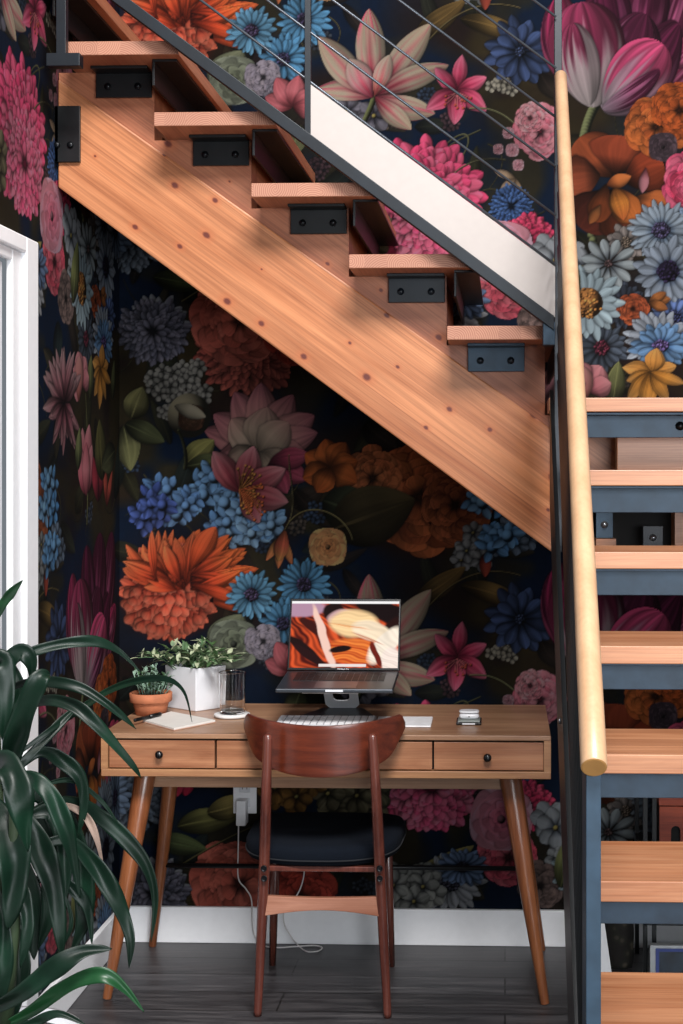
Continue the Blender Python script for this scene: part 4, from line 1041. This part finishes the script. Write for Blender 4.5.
for r in range(6):
    nk = 14; v0 = .44+r*.079
    for c_i in range(nk):
        if r == 0 and 4 <= c_i <= 8:
            if c_i == 4: dbox(mb, -.80+1.6*4/nk+.008, -.80+1.6*9/nk-.008, v0, v0+.068, .0001, .0012)
            continue
        dbox(mb, -.80+1.6*c_i/nk+.008, -.80+1.6*(c_i+1)/nk-.008, v0, v0+.068, .0001, .0012)
mb.build('keys', simple('black_keys', '0b0b0d', .5), dke)
mb = MB(); dbox(mb, -.36, .36, .05, .40, .0001, .0005); mb.build('touchpad', simple('touchpad_grey', '606468', .3, .6), dke)
mb = MB(); dbox(mb, -.15, .15, -.004, .0, -.008, -.002); mb.build('opening_notch', M['alu'], dke)
tp_ = Vector((hc.x, 4.295, at(343, 598.5, 4.295).z)); hb = hc+Vector((0, .004, .001))
sn = Vector((0, -(tp_.z-hb.z), tp_.y-hb.y)).normalized()       # screen normal towards the viewer
def scp(u, v, w_): b_ = hb.lerp(tp_, v); return Vector((b_.x+u*(LW+.002), b_.y, b_.z))+sn*w_
mb = MB(); mb.hexa([scp(-1, 0, -.006), scp(1, 0, -.006), scp(1, 0, 0), scp(-1, 0, 0), scp(-1, 1, -.006), scp(1, 1, -.006), scp(1, 1, 0), scp(-1, 1, 0)])
lid = mb.build('lid', simple('lid_black', '0c0c0e', .25), lap, bevel=.002)
# the picture on the screen: warm canyon walls, white menu strip and dock
NX, NZ = 150, 96
U_, V_ = np.meshgrid(np.linspace(0, 1, NX), np.linspace(0, 1, NZ))
def n2d(x, y, s):
    return (np.sin(x*3.1*s+1.3*np.sin(y*2.3*s+.7))+np.sin(y*4.1*s+1.7*np.sin(x*1.9*s+2.1)))/2
wx = U_+.03*n2d(U_, V_, 2.2)+.02*n2d(U_, V_, 7); wy = V_+.03*n2d(V_, U_, 2.0)+.02*n2d(V_, U_, 6)
def L3(h): return np.array(srgb(h)[:3])
str1 = np.clip(.5+.32*np.sin(34*(wx*.8+wy*.5)+4*n2d(wx, wy, 1.5))+.3*np.sin(110*(wx*.8+wy*.5)+9*n2d(wx, wy, 2)), 0, 1)**1.4; str2 = np.clip(.55+.3*np.sin(40*(wy+.35*wx**2)+4*n2d(wx, wy, 2))+.28*np.sin(120*(wy+.3*wx**2)+8*n2d(wx, wy, 2)), 0, 1)
c_red = L3('4a0e08')*(1-str1[..., None])+L3('dc5428')*str1[..., None]
pic = c_red.copy()
def ell(cx_, cy_, rx, ry, ang, soft=.25):
    a = math.radians(ang); ux, uy = U_+.35*(wx-U_), V_+.35*(wy-V_); dx = (ux-cx_)*math.cos(a)+(uy-cy_)*math.sin(a); dy = -(ux-cx_)*math.sin(a)+(uy-cy_)*math.cos(a)
    return np.clip((1-np.sqrt((dx/rx)**2+(dy/ry)**2))/soft+.5, 0, 1)[..., None]
def lay(m_, c): 
    global pic
    pic = pic*(1-m_)+c*m_
lay(ell(.62, .25, .30, .20, 0)*.9, L3('b83c14')*(1-str2[..., None])+L3('f88a3c')*str2[..., None])
lay(ell(.10, .88, .24, .12, 10), L3('b08aa0'))
lay(ell(.12, .30, .22, .06, -50), L3('1c0808')); lay(ell(.20, .18, .24, .05, -48), L3('240a0c')); lay(ell(.18, .62, .16, .05, -55), L3('3a100c'))
lay(ell(.31, .45, .04, .5, 12), L3('f0c8b8'))
lay(ell(.90, .82, .36, .14, -28), L3('140608')); lay(ell(.98, .60, .12, .2, -30), L3('240a08'))
lay(ell(.40, .84, .10, .14, 0), L3('1a0808')); lay(ell(.47, .75, .13, .12, 30), L3('c8a0a0'))
cre = (.78+.22*str2[..., None])
lay(ell(.58, .66, .22, .20, -20), L3('ffd8a0')*cre); lay(ell(.74, .55, .20, .13, -35), L3('ffe8c8')*cre); lay(ell(.88, .34, .11, .30, -25), L3('fff0dc')*cre); lay(ell(.95, .10, .10, .22, 0), L3('ffece0')*cre)
lay(ell(.80, .20, .03, .20, 15), L3('6a1c10')); lay(ell(.47, .28, .10, .05, 15), L3('180606')); lay(ell(.54, .62, .18, .012, -15, .6)*.6, L3('d87838')); lay(ell(.72, .44, .16, .012, -30, .6)*.7, L3('b8502c'))
lay((V_ > .965)[..., None]*1.0, L3('f2f0f0')); lay(((V_ < .055) & (V_ > .012) & (U_ > .27) & (U_ < .71))[..., None]*1.0, L3('e8dcd8'))
me = bpy.data.meshes.new('screen')
co = [tuple(scp(-.965+1.93*u, .035+.925*v, .0006)-Vector(lap.location)) for u, v in zip(U_.ravel(), V_.ravel())]
fc_ = [(j*NX+i, j*NX+i+1, (j+1)*NX+i+1, (j+1)*NX+i) for j in range(NZ-1) for i in range(NX-1)]
me.from_pydata(co, [], fc_); ca = me.color_attributes.new('picture', 'FLOAT_COLOR', 'POINT')
ca.data.foreach_set('color', np.concatenate([pic.reshape(-1, 3), np.ones((NX*NZ, 1))], 1).astype(np.float32).ravel())
q = NT('lit_screen'); a_n = q.add('Attribute', attribute_name='picture'); q.link(a_n.outputs['Color'], q.b.inputs['Emission Color']); q.b.inputs['Emission Strength'].default_value = .9
q.b.inputs['Base Color'].default_value = (.004, .004, .004, 1); q.b.inputs['Roughness'].default_value = .1; q.b.inputs['Specular IOR Level'].default_value = .05
me.materials.append(q.m); so = bpy.data.objects.new('screen', me); COL.objects.link(so); so.parent = lid; so.location = (0, 0, 0)
tcv = bpy.data.curves.new('lettering', 'FONT'); tcv.body = 'MacBook Pro'; tcv.size = .0062; tcv.align_x = 'CENTER'; tcv.align_y = 'CENTER'; tcv.extrude = .0001
to = bpy.data.objects.new('lettering', tcv); COL.objects.link(to); to.parent = lid; to.location = scp(0, .018, .0012)-Vector(lap.location); to.rotation_euler = (math.atan2(-sn.y, sn.z), 0, 0); tcv.materials.append(M['ceramic'])
bpy.context.view_layer.update()
_me = bpy.data.meshes.new_from_object(to.evaluated_get(bpy.context.evaluated_depsgraph_get())); _t2 = bpy.data.objects.new('wordmark', _me); COL.objects.link(_t2); _t2.parent = lid; _t2.location = to.location; _t2.rotation_euler = to.rotation_euler
bpy.data.objects.remove(to); _t2.name = 'lettering'
# keyboard
kx0, ky0, ky1 = ax(277.5, 4.12), 4.055, 4.175
kb = thing('keyboard', (kx0+.142, 4.115, ZD), 'slim white keyboard on the desk, partly hidden by the chair back', 'keyboard')
mb = MB(); mb.hexa([(kx0, ky0, ZD), (kx0+.284, ky0, ZD), (kx0+.284, ky1, ZD), (kx0, ky1, ZD), (kx0, ky0, ZD+.004), (kx0+.284, ky0, ZD+.004), (kx0+.284, ky1, ZD+.010), (kx0, ky1, ZD+.010)])
mb.build('body', simple('keyboard_silver', 'a9abb0', .4, .5), kb, bevel=.002)
mb = MB()
for r in range(6):
    for c_i in range(14):
        x0 = kx0+.004+c_i*.0198; y0 = ky0+.004+r*.0188; z0 = ZD+.0041+r*.00092
        mb.hexa([(x0, y0, z0), (x0+.0166, y0, z0), (x0+.0166, y0+.0158, z0+.0008), (x0, y0+.0158, z0+.0008), (x0, y0, z0+.0016), (x0+.0166, y0, z0+.0016), (x0+.0166, y0+.0158, z0+.0026), (x0, y0+.0158, z0+.0026)])
mb.build('keys', simple('white_keys', 'e4e4e6', .5), kb)
# trackpad
tx1 = ax(431.8, 4.1); mb = MB(); mb.hexa([(tx1-.160, 4.045, ZD), (tx1, 4.045, ZD), (tx1, 4.165, ZD), (tx1-.160, 4.165, ZD), (tx1-.160, 4.045, ZD+.005), (tx1, 4.045, ZD+.005), (tx1, 4.165, ZD+.011), (tx1-.160, 4.165, ZD+.011)])
tag(mb.build('trackpad', simple('trackpad_white', 'e0e0e3', .3), bevel=.003), 'flat white trackpad on the desk right of the chair back', 'trackpad')
# charging pad with earbud case
cx_ = ax(469, 4.12)
ch = thing('charging_pad', (cx_, 4.12, ZD), 'small square charging pad with black rim beneath the earbud case', 'charging pad')
MB().box(cx_-.036, cx_+.036, 4.085, 4.17, ZD, ZD+.008).build('base', simple('pad_black', '0d0d0f', .25), ch, bevel=.002)
MB().box(cx_-.032, cx_+.032, 4.092, 4.168, ZD+.0081, ZD+.0105).build('pad', simple('pad_grey', '8d938f', .4, .2), ch, bevel=.001)
MB().box(cx_-.018, cx_+.018, 4.0835, 4.0849, ZD+.002, ZD+.006).build('rim_reflection', M['ceramic'], ch)  # white strip painted as a reflection on the black rim
ez = ZD+.011
mb = MB(); 
def rbox(mb, cx, cy, z0, hx_w, hy, h, n=32, ex=.5):
    prof = [(.80, 0), (.93, .12), (1, .35), (1, .65), (.93, .88), (.80, 1)]; b0 = None
    for (g, t) in prof:
        b = len(mb.v)
        for k in range(n):
            a = 2*math.pi*k/n; ca, sa = math.cos(a), math.sin(a)
            mb.v.append((cx+(hx_w-(1-g)*hy)*math.copysign(abs(ca)**ex, ca), cy+hy*g*math.copysign(abs(sa)**ex, sa), z0+h*t))
        if b0 is None: mb.face([b+k for k in range(n)][::-1])
        else:
            for k in range(n): mb.face([b0+k, b0+(k+1) % n, b+(k+1) % n, b+k], 0, True)
        b0 = b
    mb.face([b0+k for k in range(n)])
ec = thing('earbud_case', (cx_, 4.14, ez), 'rounded white earbud case lying on the charging pad', 'earbud case')
rbox(mb, cx_, 4.142, ez, .029, .0225, .0150); mb.build('case_body', M['ceramic'], ec)
mb = MB(); rbox(mb, cx_, 4.142, ez+.0155, .029, .0225, .0075); mb.build('case_lid', M['ceramic'], ec)
MB().box(cx_-.002, cx_+.002, 4.1185, 4.1196, ez+.006, ez+.009).build('status_light', M['bolt_black'], ec)
# ================================================================ outlet, charger, cable
po = at(233.2, 813.5, YW-.006); p1_ = at(256.5, 777, YW-.006)
ot = thing('wall_outlet', ((po.x+p1_.x)/2, YW, (po.z+p1_.z)/2), 'white outlet plate on the wallpaper below the left side of the desk', 'outlet')
MB().box(po.x, p1_.x, YW-.006, YW-.0005, po.z, p1_.z).build('cover_plate', M['white_paint'], ot, bevel=.002)
for zc_ in (.30, .70):
    z = po.z+(p1_.z-po.z)*zc_; x = (po.x+p1_.x)/2
    f_ = MB().box(x-.017, x+.017, YW-.009, YW-.0062, z-.014, z+.014).build('socket', M['ceramic'], ot, bevel=.001)
    MB().box(x-.008, x-.006, YW-.0096, YW-.0091, z-.004, z+.006).box(x+.006, x+.008, YW-.0096, YW-.0091, z-.004, z+.005).build('slot', M['gap'], f_)
pa_ = at(236.7, 825, YW-.04); pb_ = at(246.6, 800, YW-.04)
tag(MB().box(pa_.x, pb_.x, YW-.055, YW-.0098, pa_.z, pb_.z).build('phone_charger', simple('charger_white', 'dcdcde', .3), bevel=.004, seg=3), 'white block charger plugged into the wall outlet', 'charger')
cab = [at(238.6, 824, YW-.046), at(238.2, 850, YW-.046), at(238.4, 878, YW-.05), at(246, 889, YW-.05), at(251.5, 900, YW-.04), at(252.4, 925, YW-.03), at(256, 938, YW-.035)]
fl = [(265, 946), (278, 947.5), (296, 946.5), (314, 945.5), (322, 947.5), (318, 951), (307, 951.5), (299, 946)]
cab += [on_z(x, y, .004) for x, y in fl]
cab += [at(292, 938, 4.40), at(284, 923, 4.41), at(285, 910, 4.43), at(297, 895, 4.46), at(303, 880, 4.462), at(304, 864, 4.465), at(299, 845, 4.466), at(280, 830, 4.466), at(268, 812, 4.467), at(268, 760, 4.467)]
sp_ = spline(cab, 8)
tag(MB().tube(sp_, .0021, 8).build('charging_cable', simple('cable_white', 'cfcac8', .45)), 'thin white cable hanging from the charger and looping on the floor', 'cable')
# ================================================================ large strap-leaved plant in the foreground
M['strap'] = None
q = NT('strap_leaf'); tc = q.add('TexCoord'); ua = q.add('Attribute', attribute_name='blade')
n = q.add('TexNoise', i_Scale=7., i_Detail=5.); q.link(tc.outputs['Object'], n.inputs['Vector'])
sp3 = q.add('SeparateColor'); q.link(ua.outputs['Color'], sp3.inputs[0])
wv = q.math('SINE', q.math('MULTIPLY', sp3.outputs[0], 70.))
base = q.ramp(n.outputs['Fac'], [(.3, '07160f'), (.55, '0d261a'), (.75, '143826')])
c = q.mix(q.math('MULTIPLY', q.math('ABSOLUTE', wv), .25), base, srgb('0a1a10'))
q.link(c, q.b.inputs['Base Color']); q.b.inputs['Roughness'].default_value = .42; q.b.inputs['Specular IOR Level'].default_value = .32
M['strap'] = q.m
M['strap_tan'] = simple('dry_leaf', '8a7468', .7, 0, .3, 20)
M['strap_bright'] = simple('young_leaf', '184424', .38, 0, .3, 8)
root = Vector((ax(2, 2.95), 2.95, 0))
plant = thing('strap_leaf_plant', root, 'large potted plant with long drooping dark green strap leaves beside the door', 'potted plant')
MB().lathe(root, [(.12, 0), (.125, .004), (.16, .30), (.165, .31), (.155, .31), (.148, .285)], 40).build('pot', M['ceramic'], plant)
MB().lathe(root, [(.0, .27), (.149, .275), (.149, .285), (0, .29)], 30).build('soil', M['soil'], plant)
for (px, tp, dy) in ((-6, 700, 0), (14, 800, -.05), (8, 930, .06)):
    t_ = at(px, tp, 2.95+dy); b_ = Vector((root.x+(px-2)*.001, 2.95+dy*.5, .28))
    MB().tube([b_, b_.lerp(t_, .5)+Vector((.01, 0, 0)), t_], [.016, .014, .010], 10).build('stem', simple('cane', '2a3a22', .7), plant)
def strap(pts, wmax, m='strap', twist=0., fold=.35, start=.35):
    P = spline([at(x, y, Y) for x, y, Y in pts], 7); n = len(P); mb = MB(); K_ = 7; cols = []
    for i, p in enumerate(P):
        t = i/(n-1)
        tg = (P[min(i+1, n-1)]-P[max(i-1, 0)]).normalized()
        view = (p-Vector((0, 0, H))).normalized()
        sd = tg.cross(view)
        sd = sd.normalized() if sd.length > .1 else Vector((1, 0, 0))
        nn = sd.cross(tg).normalized(); a = twist*(t-.4); sd2 = sd*math.cos(a)+nn*math.sin(a); n2_ = sd2.cross(tg).normalized()
        wd = wmax*(start+(1-start)*min(1, t*3.2))*(1-max(0, (t-.45)/.55)**2.2)
        wd = max(wd*(1+.10*math.sin(13*t+pts[0][1])), .0012)
        for k in range(K_):
            s_ = k/(K_-1)*2-1
            wob = wd*(.07*math.sin(9*t+3*s_+pts[0][0])+.09*math.sin(17*t+1.5*s_+pts[0][1]))
            mb.v.append(tuple(p+sd2*wd/2*s_+n2_*(-abs(s_)**1.2*fold*wd/2+wob)))
            cols.append((k/(K_-1), t, 0, 1))
    for i in range(n-1):
        for k in range(K_-1): mb.face([i*K_+k, i*K_+k+1, (i+1)*K_+k+1, (i+1)*K_+k], 0, True)
    o = mb.build('leaf', M[m], plant)
    ca = o.data.color_attributes.new('blade', 'FLOAT_COLOR', 'POINT'); ca.data.foreach_set('color', np.array(cols, np.float32).ravel())
    sdm = o.modifiers.new('thickness', 'SOLIDIFY'); sdm.thickness = .0008
    if m == 'strap_tan': o['label'] = 'dry tan leaf'
    if m == 'strap_bright': o['label'] = 'brighter green leaf'
    return o
U2 = .00215       # metres per pixel at the plant
LV = [
 ([(-18, 640, 2.95), (0, 608, 2.9), (12, 592, 2.88), (23, 580, 2.86)], 11, 'strap_bright', 0),
 ([(6, 790, 2.95), (14, 745, 2.88), (27, 705, 2.84), (41, 678, 2.84), (50, 674, 2.86)], 25, 'strap', .5),
 ([(-4, 700, 2.95), (20, 684, 2.93), (52, 682, 2.9), (80, 688, 2.9), (104, 702, 2.9), (122, 716, 2.92), (136, 729, 2.94)], 12, 'strap', .5),
 ([(4, 730, 2.95), (24, 708, 2.92), (48, 700, 2.88), (74, 706, 2.86), (94, 722, 2.86), (116, 746, 2.88), (133, 766, 2.9), (141, 778, 2.92)], 14, 'strap', .6),
 ([(-8, 672, 2.96), (16, 658, 2.98), (44, 648, 3.0), (74, 642, 3.02), (98, 642, 3.05), (120, 652, 3.08), (142, 674, 3.1)], 13, 'strap', .3),
 ([(10, 760, 2.96), (50, 730, 3.0), (82, 708, 3.1), (108, 691, 3.2), (136, 681, 3.3), (166, 679, 3.38), (184, 692, 3.42), (192, 722, 3.45)], 9, 'strap', .4),
 ([(-5, 785, 2.95), (20, 765, 2.97), (46, 738, 3.0), (68, 715, 3.04), (78, 706, 3.06)], 11, 'strap', .1),
 ([(-6, 740, 2.95), (-2, 690, 2.9), (8, 662, 2.88), (22, 652, 2.88), (31, 664, 2.89), (31, 684, 2.9)], 20, 'strap', .3),
 ([(-20, 700, 2.95), (-8, 668, 2.88), (4, 664, 2.86), (6, 700, 2.85), (2, 740, 2.86)], 24, 'strap', .1),
 ([(-14, 772, 2.9), (4, 764, 2.82), (16, 782, 2.78), (22, 815, 2.78), (28, 852, 2.8)], 30, 'strap', .4),
 ([(2, 785, 2.93), (28, 778, 2.86), (48, 792, 2.84), (62, 820, 2.84), (72, 855, 2.86), (80, 898, 2.88)], 20, 'strap', .6),
 ([(10, 775, 2.98), (40, 752, 3.02), (64, 762, 3.05), (80, 778, 3.06), (84, 805, 3.07), (78, 836, 3.08)], 17, 'strap', .2),
 ([(14, 830, 2.98), (44, 806, 3.05), (76, 803, 3.1), (102, 818, 3.14), (128, 842, 3.16), (147, 868, 3.17), (155, 900, 3.18), (151, 942, 3.18)], 18, 'strap', .3),
 ([(60, 804, 3.08), (74, 808, 3.08), (87, 818, 3.08), (97, 840, 3.08), (104, 874, 3.09)], 9, 'strap_tan', .2),
 ([(30, 850, 2.98), (66, 840, 3.02), (92, 862, 3.05), (110, 888, 3.06), (123, 915, 3.07), (130, 940, 3.07), (129, 968, 3.07)], 20, 'strap', .3),
 ([(-12, 1012, 2.9), (20, 994, 2.86), (52, 970, 2.84), (84, 952, 2.85), (112, 949, 2.87)], 22, 'strap', .6),
 ([(-5, 1030, 2.92), (30, 1012, 2.9), (60, 990, 2.88), (84, 978, 2.87), (106, 976, 2.87), (126, 990, 2.88), (144, 1012, 2.89)], 17, 'strap_bright', .2),
 ([(-10, 800, 2.95), (8, 830, 2.9), (14, 880, 2.88), (8, 930, 2.88)], 36, 'strap', .5),
 ([(16, 800, 2.97), (36, 840, 2.95), (54, 890, 2.94), (62, 960, 2.94)], 27, 'strap', .6),
 ([(4, 870, 2.95), (20, 890, 2.92), (28, 925, 2.9), (20, 968, 2.9)], 17, 'strap', .2),
 ([(20, 820, 3.0), (52, 812, 3.02), (64, 850, 3.03), (66, 900, 3.03)], 20, 'strap', .2),
 ([(-8, 880, 2.93), (2, 920, 2.9), (6, 970, 2.9), (0, 1010, 2.9)], 16, 'strap', .1),
 ([(0, 1032, 2.9), (30, 1024, 2.88), (58, 1014, 2.86), (88, 1026, 2.86)], 10, 'strap', .2),
 ([(40, 860, 3.0), (66, 900, 3.02), (70, 930, 3.02), (50, 962, 3.02)], 5, 'strap', .2),
 ([(-10, 810, 3.05), (10, 850, 3.06), (30, 910, 3.06), (34, 960, 3.06)], 34, 'strap', .5),
 ([(10, 790, 3.08), (50, 800, 3.12), (78, 850, 3.14), (84, 915, 3.15), (70, 955, 3.15)], 26, 'strap', .6),
 ([(-8, 820, 3.0), (24, 812, 3.04), (46, 850, 3.05), (50, 905, 3.05), (38, 950, 3.05)], 26, 'strap', .5),
 ([(30, 880, 3.08), (60, 880, 3.1), (86, 905, 3.12), (92, 945, 3.12)], 14, 'strap', .4),
 ([(-10, 905, 3.0), (14, 930, 2.98), (20, 980, 2.97), (12, 1024, 2.97)], 22, 'strap', .4),
 ([(-10, 740, 3.0), (12, 716, 3.0), (20, 690, 3.0), (12, 660, 3.0)], 16, 'strap', .4),
 ([(30, 790, 3.0), (70, 780, 3.06), (100, 800, 3.1), (120, 826, 3.12)], 6, 'strap', .2),
]
for pts_, wd, m, tw in LV: strap(pts_, wd*U2*.86, m, tw)
# ================================================================ things stored under the landing
rk = thing('storage_rack', (ax(664, 4.3), 4.3, 0), 'black metal storage rack glimpsed between the lower steps', 'rack')
xk0 = ax(642, 4.2); xk1 = xk0+.62
for x, y in ((xk0, 4.16), (xk0, 4.42), (xk0+.026, 4.16), (xk1-.02, 4.16), (xk1-.02, 4.42)):
    MB().box(x, x+.012, y, y+.016, 0, .66).build('upright', M['black_steel'], rk)
for z in (.17, .362, .64): MB().box(xk0, xk1, 4.16, 4.436, z, z+.010).build('shelf', M['black_steel'], rk)
p0 = at(659.5, 850, 4.2); rx = p0.x
rb = thing('wooden_box', (rx+.15, 4.28, .373), 'red-stained wooden box with arched slot on the black rack', 'box')
zt = at(660, 799, 4.2).z
K_ = 10; xa_, xb_ = ax(671, 4.2), ax(680.5, 4.2); za_ = at(675, 826, 4.2).z; rr_ = (xb_-xa_)/2
arch = [(xa_, .374), (xa_, za_-rr_)]+[((xa_+xb_)/2-rr_*math.cos(math.pi*k/K_), za_-rr_+rr_*math.sin(math.pi*k/K_)) for k in range(1, K_)]+[(xb_, za_-rr_), (xb_, .374)]
out = [(rx, .374), (rx, zt-.022), (rx+.30, zt-.022), (rx+.30, .374)]
M['redwood'] = wood('red_stained_wood', '7c2c18', 'b04c2c', stretch=(2, 20, 20), rough=.5, fine=.4)
MB().prism_y([out[0], arch[0]]+arch[1:]+[out[3], out[2], out[1]], 4.20, 4.212).build('front_panel', M['redwood'], rb)
MB().box(rx, rx+.30, 4.213, 4.38, .374, zt-.022).build('body', M['gap'], rb)
MB().box(rx-.002, rx+.302, 4.197, 4.384, zt-.018, zt+.004).build('lid', M['redwood'], rb)
sx0 = ax(652, 4.18)
sr = thing('stereo_unit', (sx0+.2, 4.25, .181), 'black slatted electronics unit on the lower rack shelf', 'stereo')
# picture frame on the floor in front of the rack
p0, p1 = at(650, 975, 4.10), at(650, 945.5, 4.10)
fz = p1.z
fr = thing('picture_frame', (p0.x+.12, 4.11, 0), 'silver-edged framed blue picture standing under the stairs', 'picture')
MB().box(p0.x, p0.x+.30, 4.10, 4.125, .0, fz).build('frame', simple('silver_frame', 'a4a6a8', .35, .5), fr, bevel=.001)
MB().box(p0.x+.016, p0.x+.284, 4.096, 4.0995, .012, fz-.008).build('mat', simple('blue_mat', '3c4a86', .6), fr)
MB().box(p0.x+.026, p0.x+.274, 4.094, 4.0955, .02, fz-.016).build('print', simple('dark_print', '1c2834', .3, 0, .6, 20), fr)
mb = MB(); mb.box(sx0, sx0+.36, 4.20, 4.42, .181, .30, 0); mb.build('body', M['black_steel'], sr)
mb = MB()
for k in range(5): mb.box(sx0+.008, sx0+.352, 4.192, 4.1995, .19+k*.02, .199+k*.02)
mb.build('grille', simple('slat_grey', '2c3236', .5), sr)
# white board and patterned bag beside the stringer
p0 = at(592, 975, 4.2); p1 = at(612.5, 975, 4.2); p2 = at(602, 905, 4.2); p3 = at(594, 905, 4.2)
mb = MB(); mb.hexa([(p0.x, 4.2, .001), (p1.x, 4.2, .001), (p1.x, 4.215, .001), (p0.x, 4.215, .001), (p3.x, 4.2, p3.z), (p2.x, 4.2, p2.z), (p2.x, 4.215, p2.z), (p3.x, 4.215, p3.z)])
tag(mb.build('white_board', M['white_paint'], bevel=.001), 'narrow white tapered board standing by the steel post under the stairs', 'board')
q = NT('patterned_cloth'); tc = q.add('TexCoord'); v = q.add('TexVoronoi', i_Scale=28.); q.link(tc.outputs['Object'], v.inputs['Vector'])
q.link(q.ramp(v.outputs['Distance'], [(.1, '4a4238'), (.3, '1c1c14'), (.6, '14100e')]), q.b.inputs['Base Color']); q.b.inputs['Roughness'].default_value = .9
xb0, xb1 = ax(606, 4.3), ax(634, 4.3)
bg = thing('fabric_bag', ((xb0+xb1)/2, 4.33, 0), 'dark patterned fabric bag standing behind the lowest steps', 'bag')
mb = MB(); b0 = None; n_ = 32
for (g, z) in ((.9, 0), (1, .02), (1.02, .15), (.95, .26), (.88, .30)):
    b = len(mb.v)
    for k in range(n_):
        a = 2*math.pi*k/n_; ca, sa = math.cos(a), math.sin(a)
        mb.v.append(((xb0+xb1)/2+(xb1-xb0)/2*g*math.copysign(abs(ca)**.6, ca), 4.33+.055*g*math.copysign(abs(sa)**.6, sa)+.004*math.sin(5*a), z))
    if b0 is None: mb.face([b+k for k in range(n_)][::-1])
    else:
        for k in range(n_): mb.face([b0+k, b0+(k+1) % n_, b+(k+1) % n_, b+k], 0, True)
    b0 = b
mb.face([b0+k for k in range(n_)])
mb.build('bag_body', q.m, bg)
xm_ = (xb0+xb1)/2
MB().tube(spline([(xm_-.03, 4.29, .29), (xm_-.025, 4.29, .36), (xm_+.025, 4.29, .36), (xm_+.03, 4.29, .29)], 6), .004, 6).build('handle', M['piping'], bg)
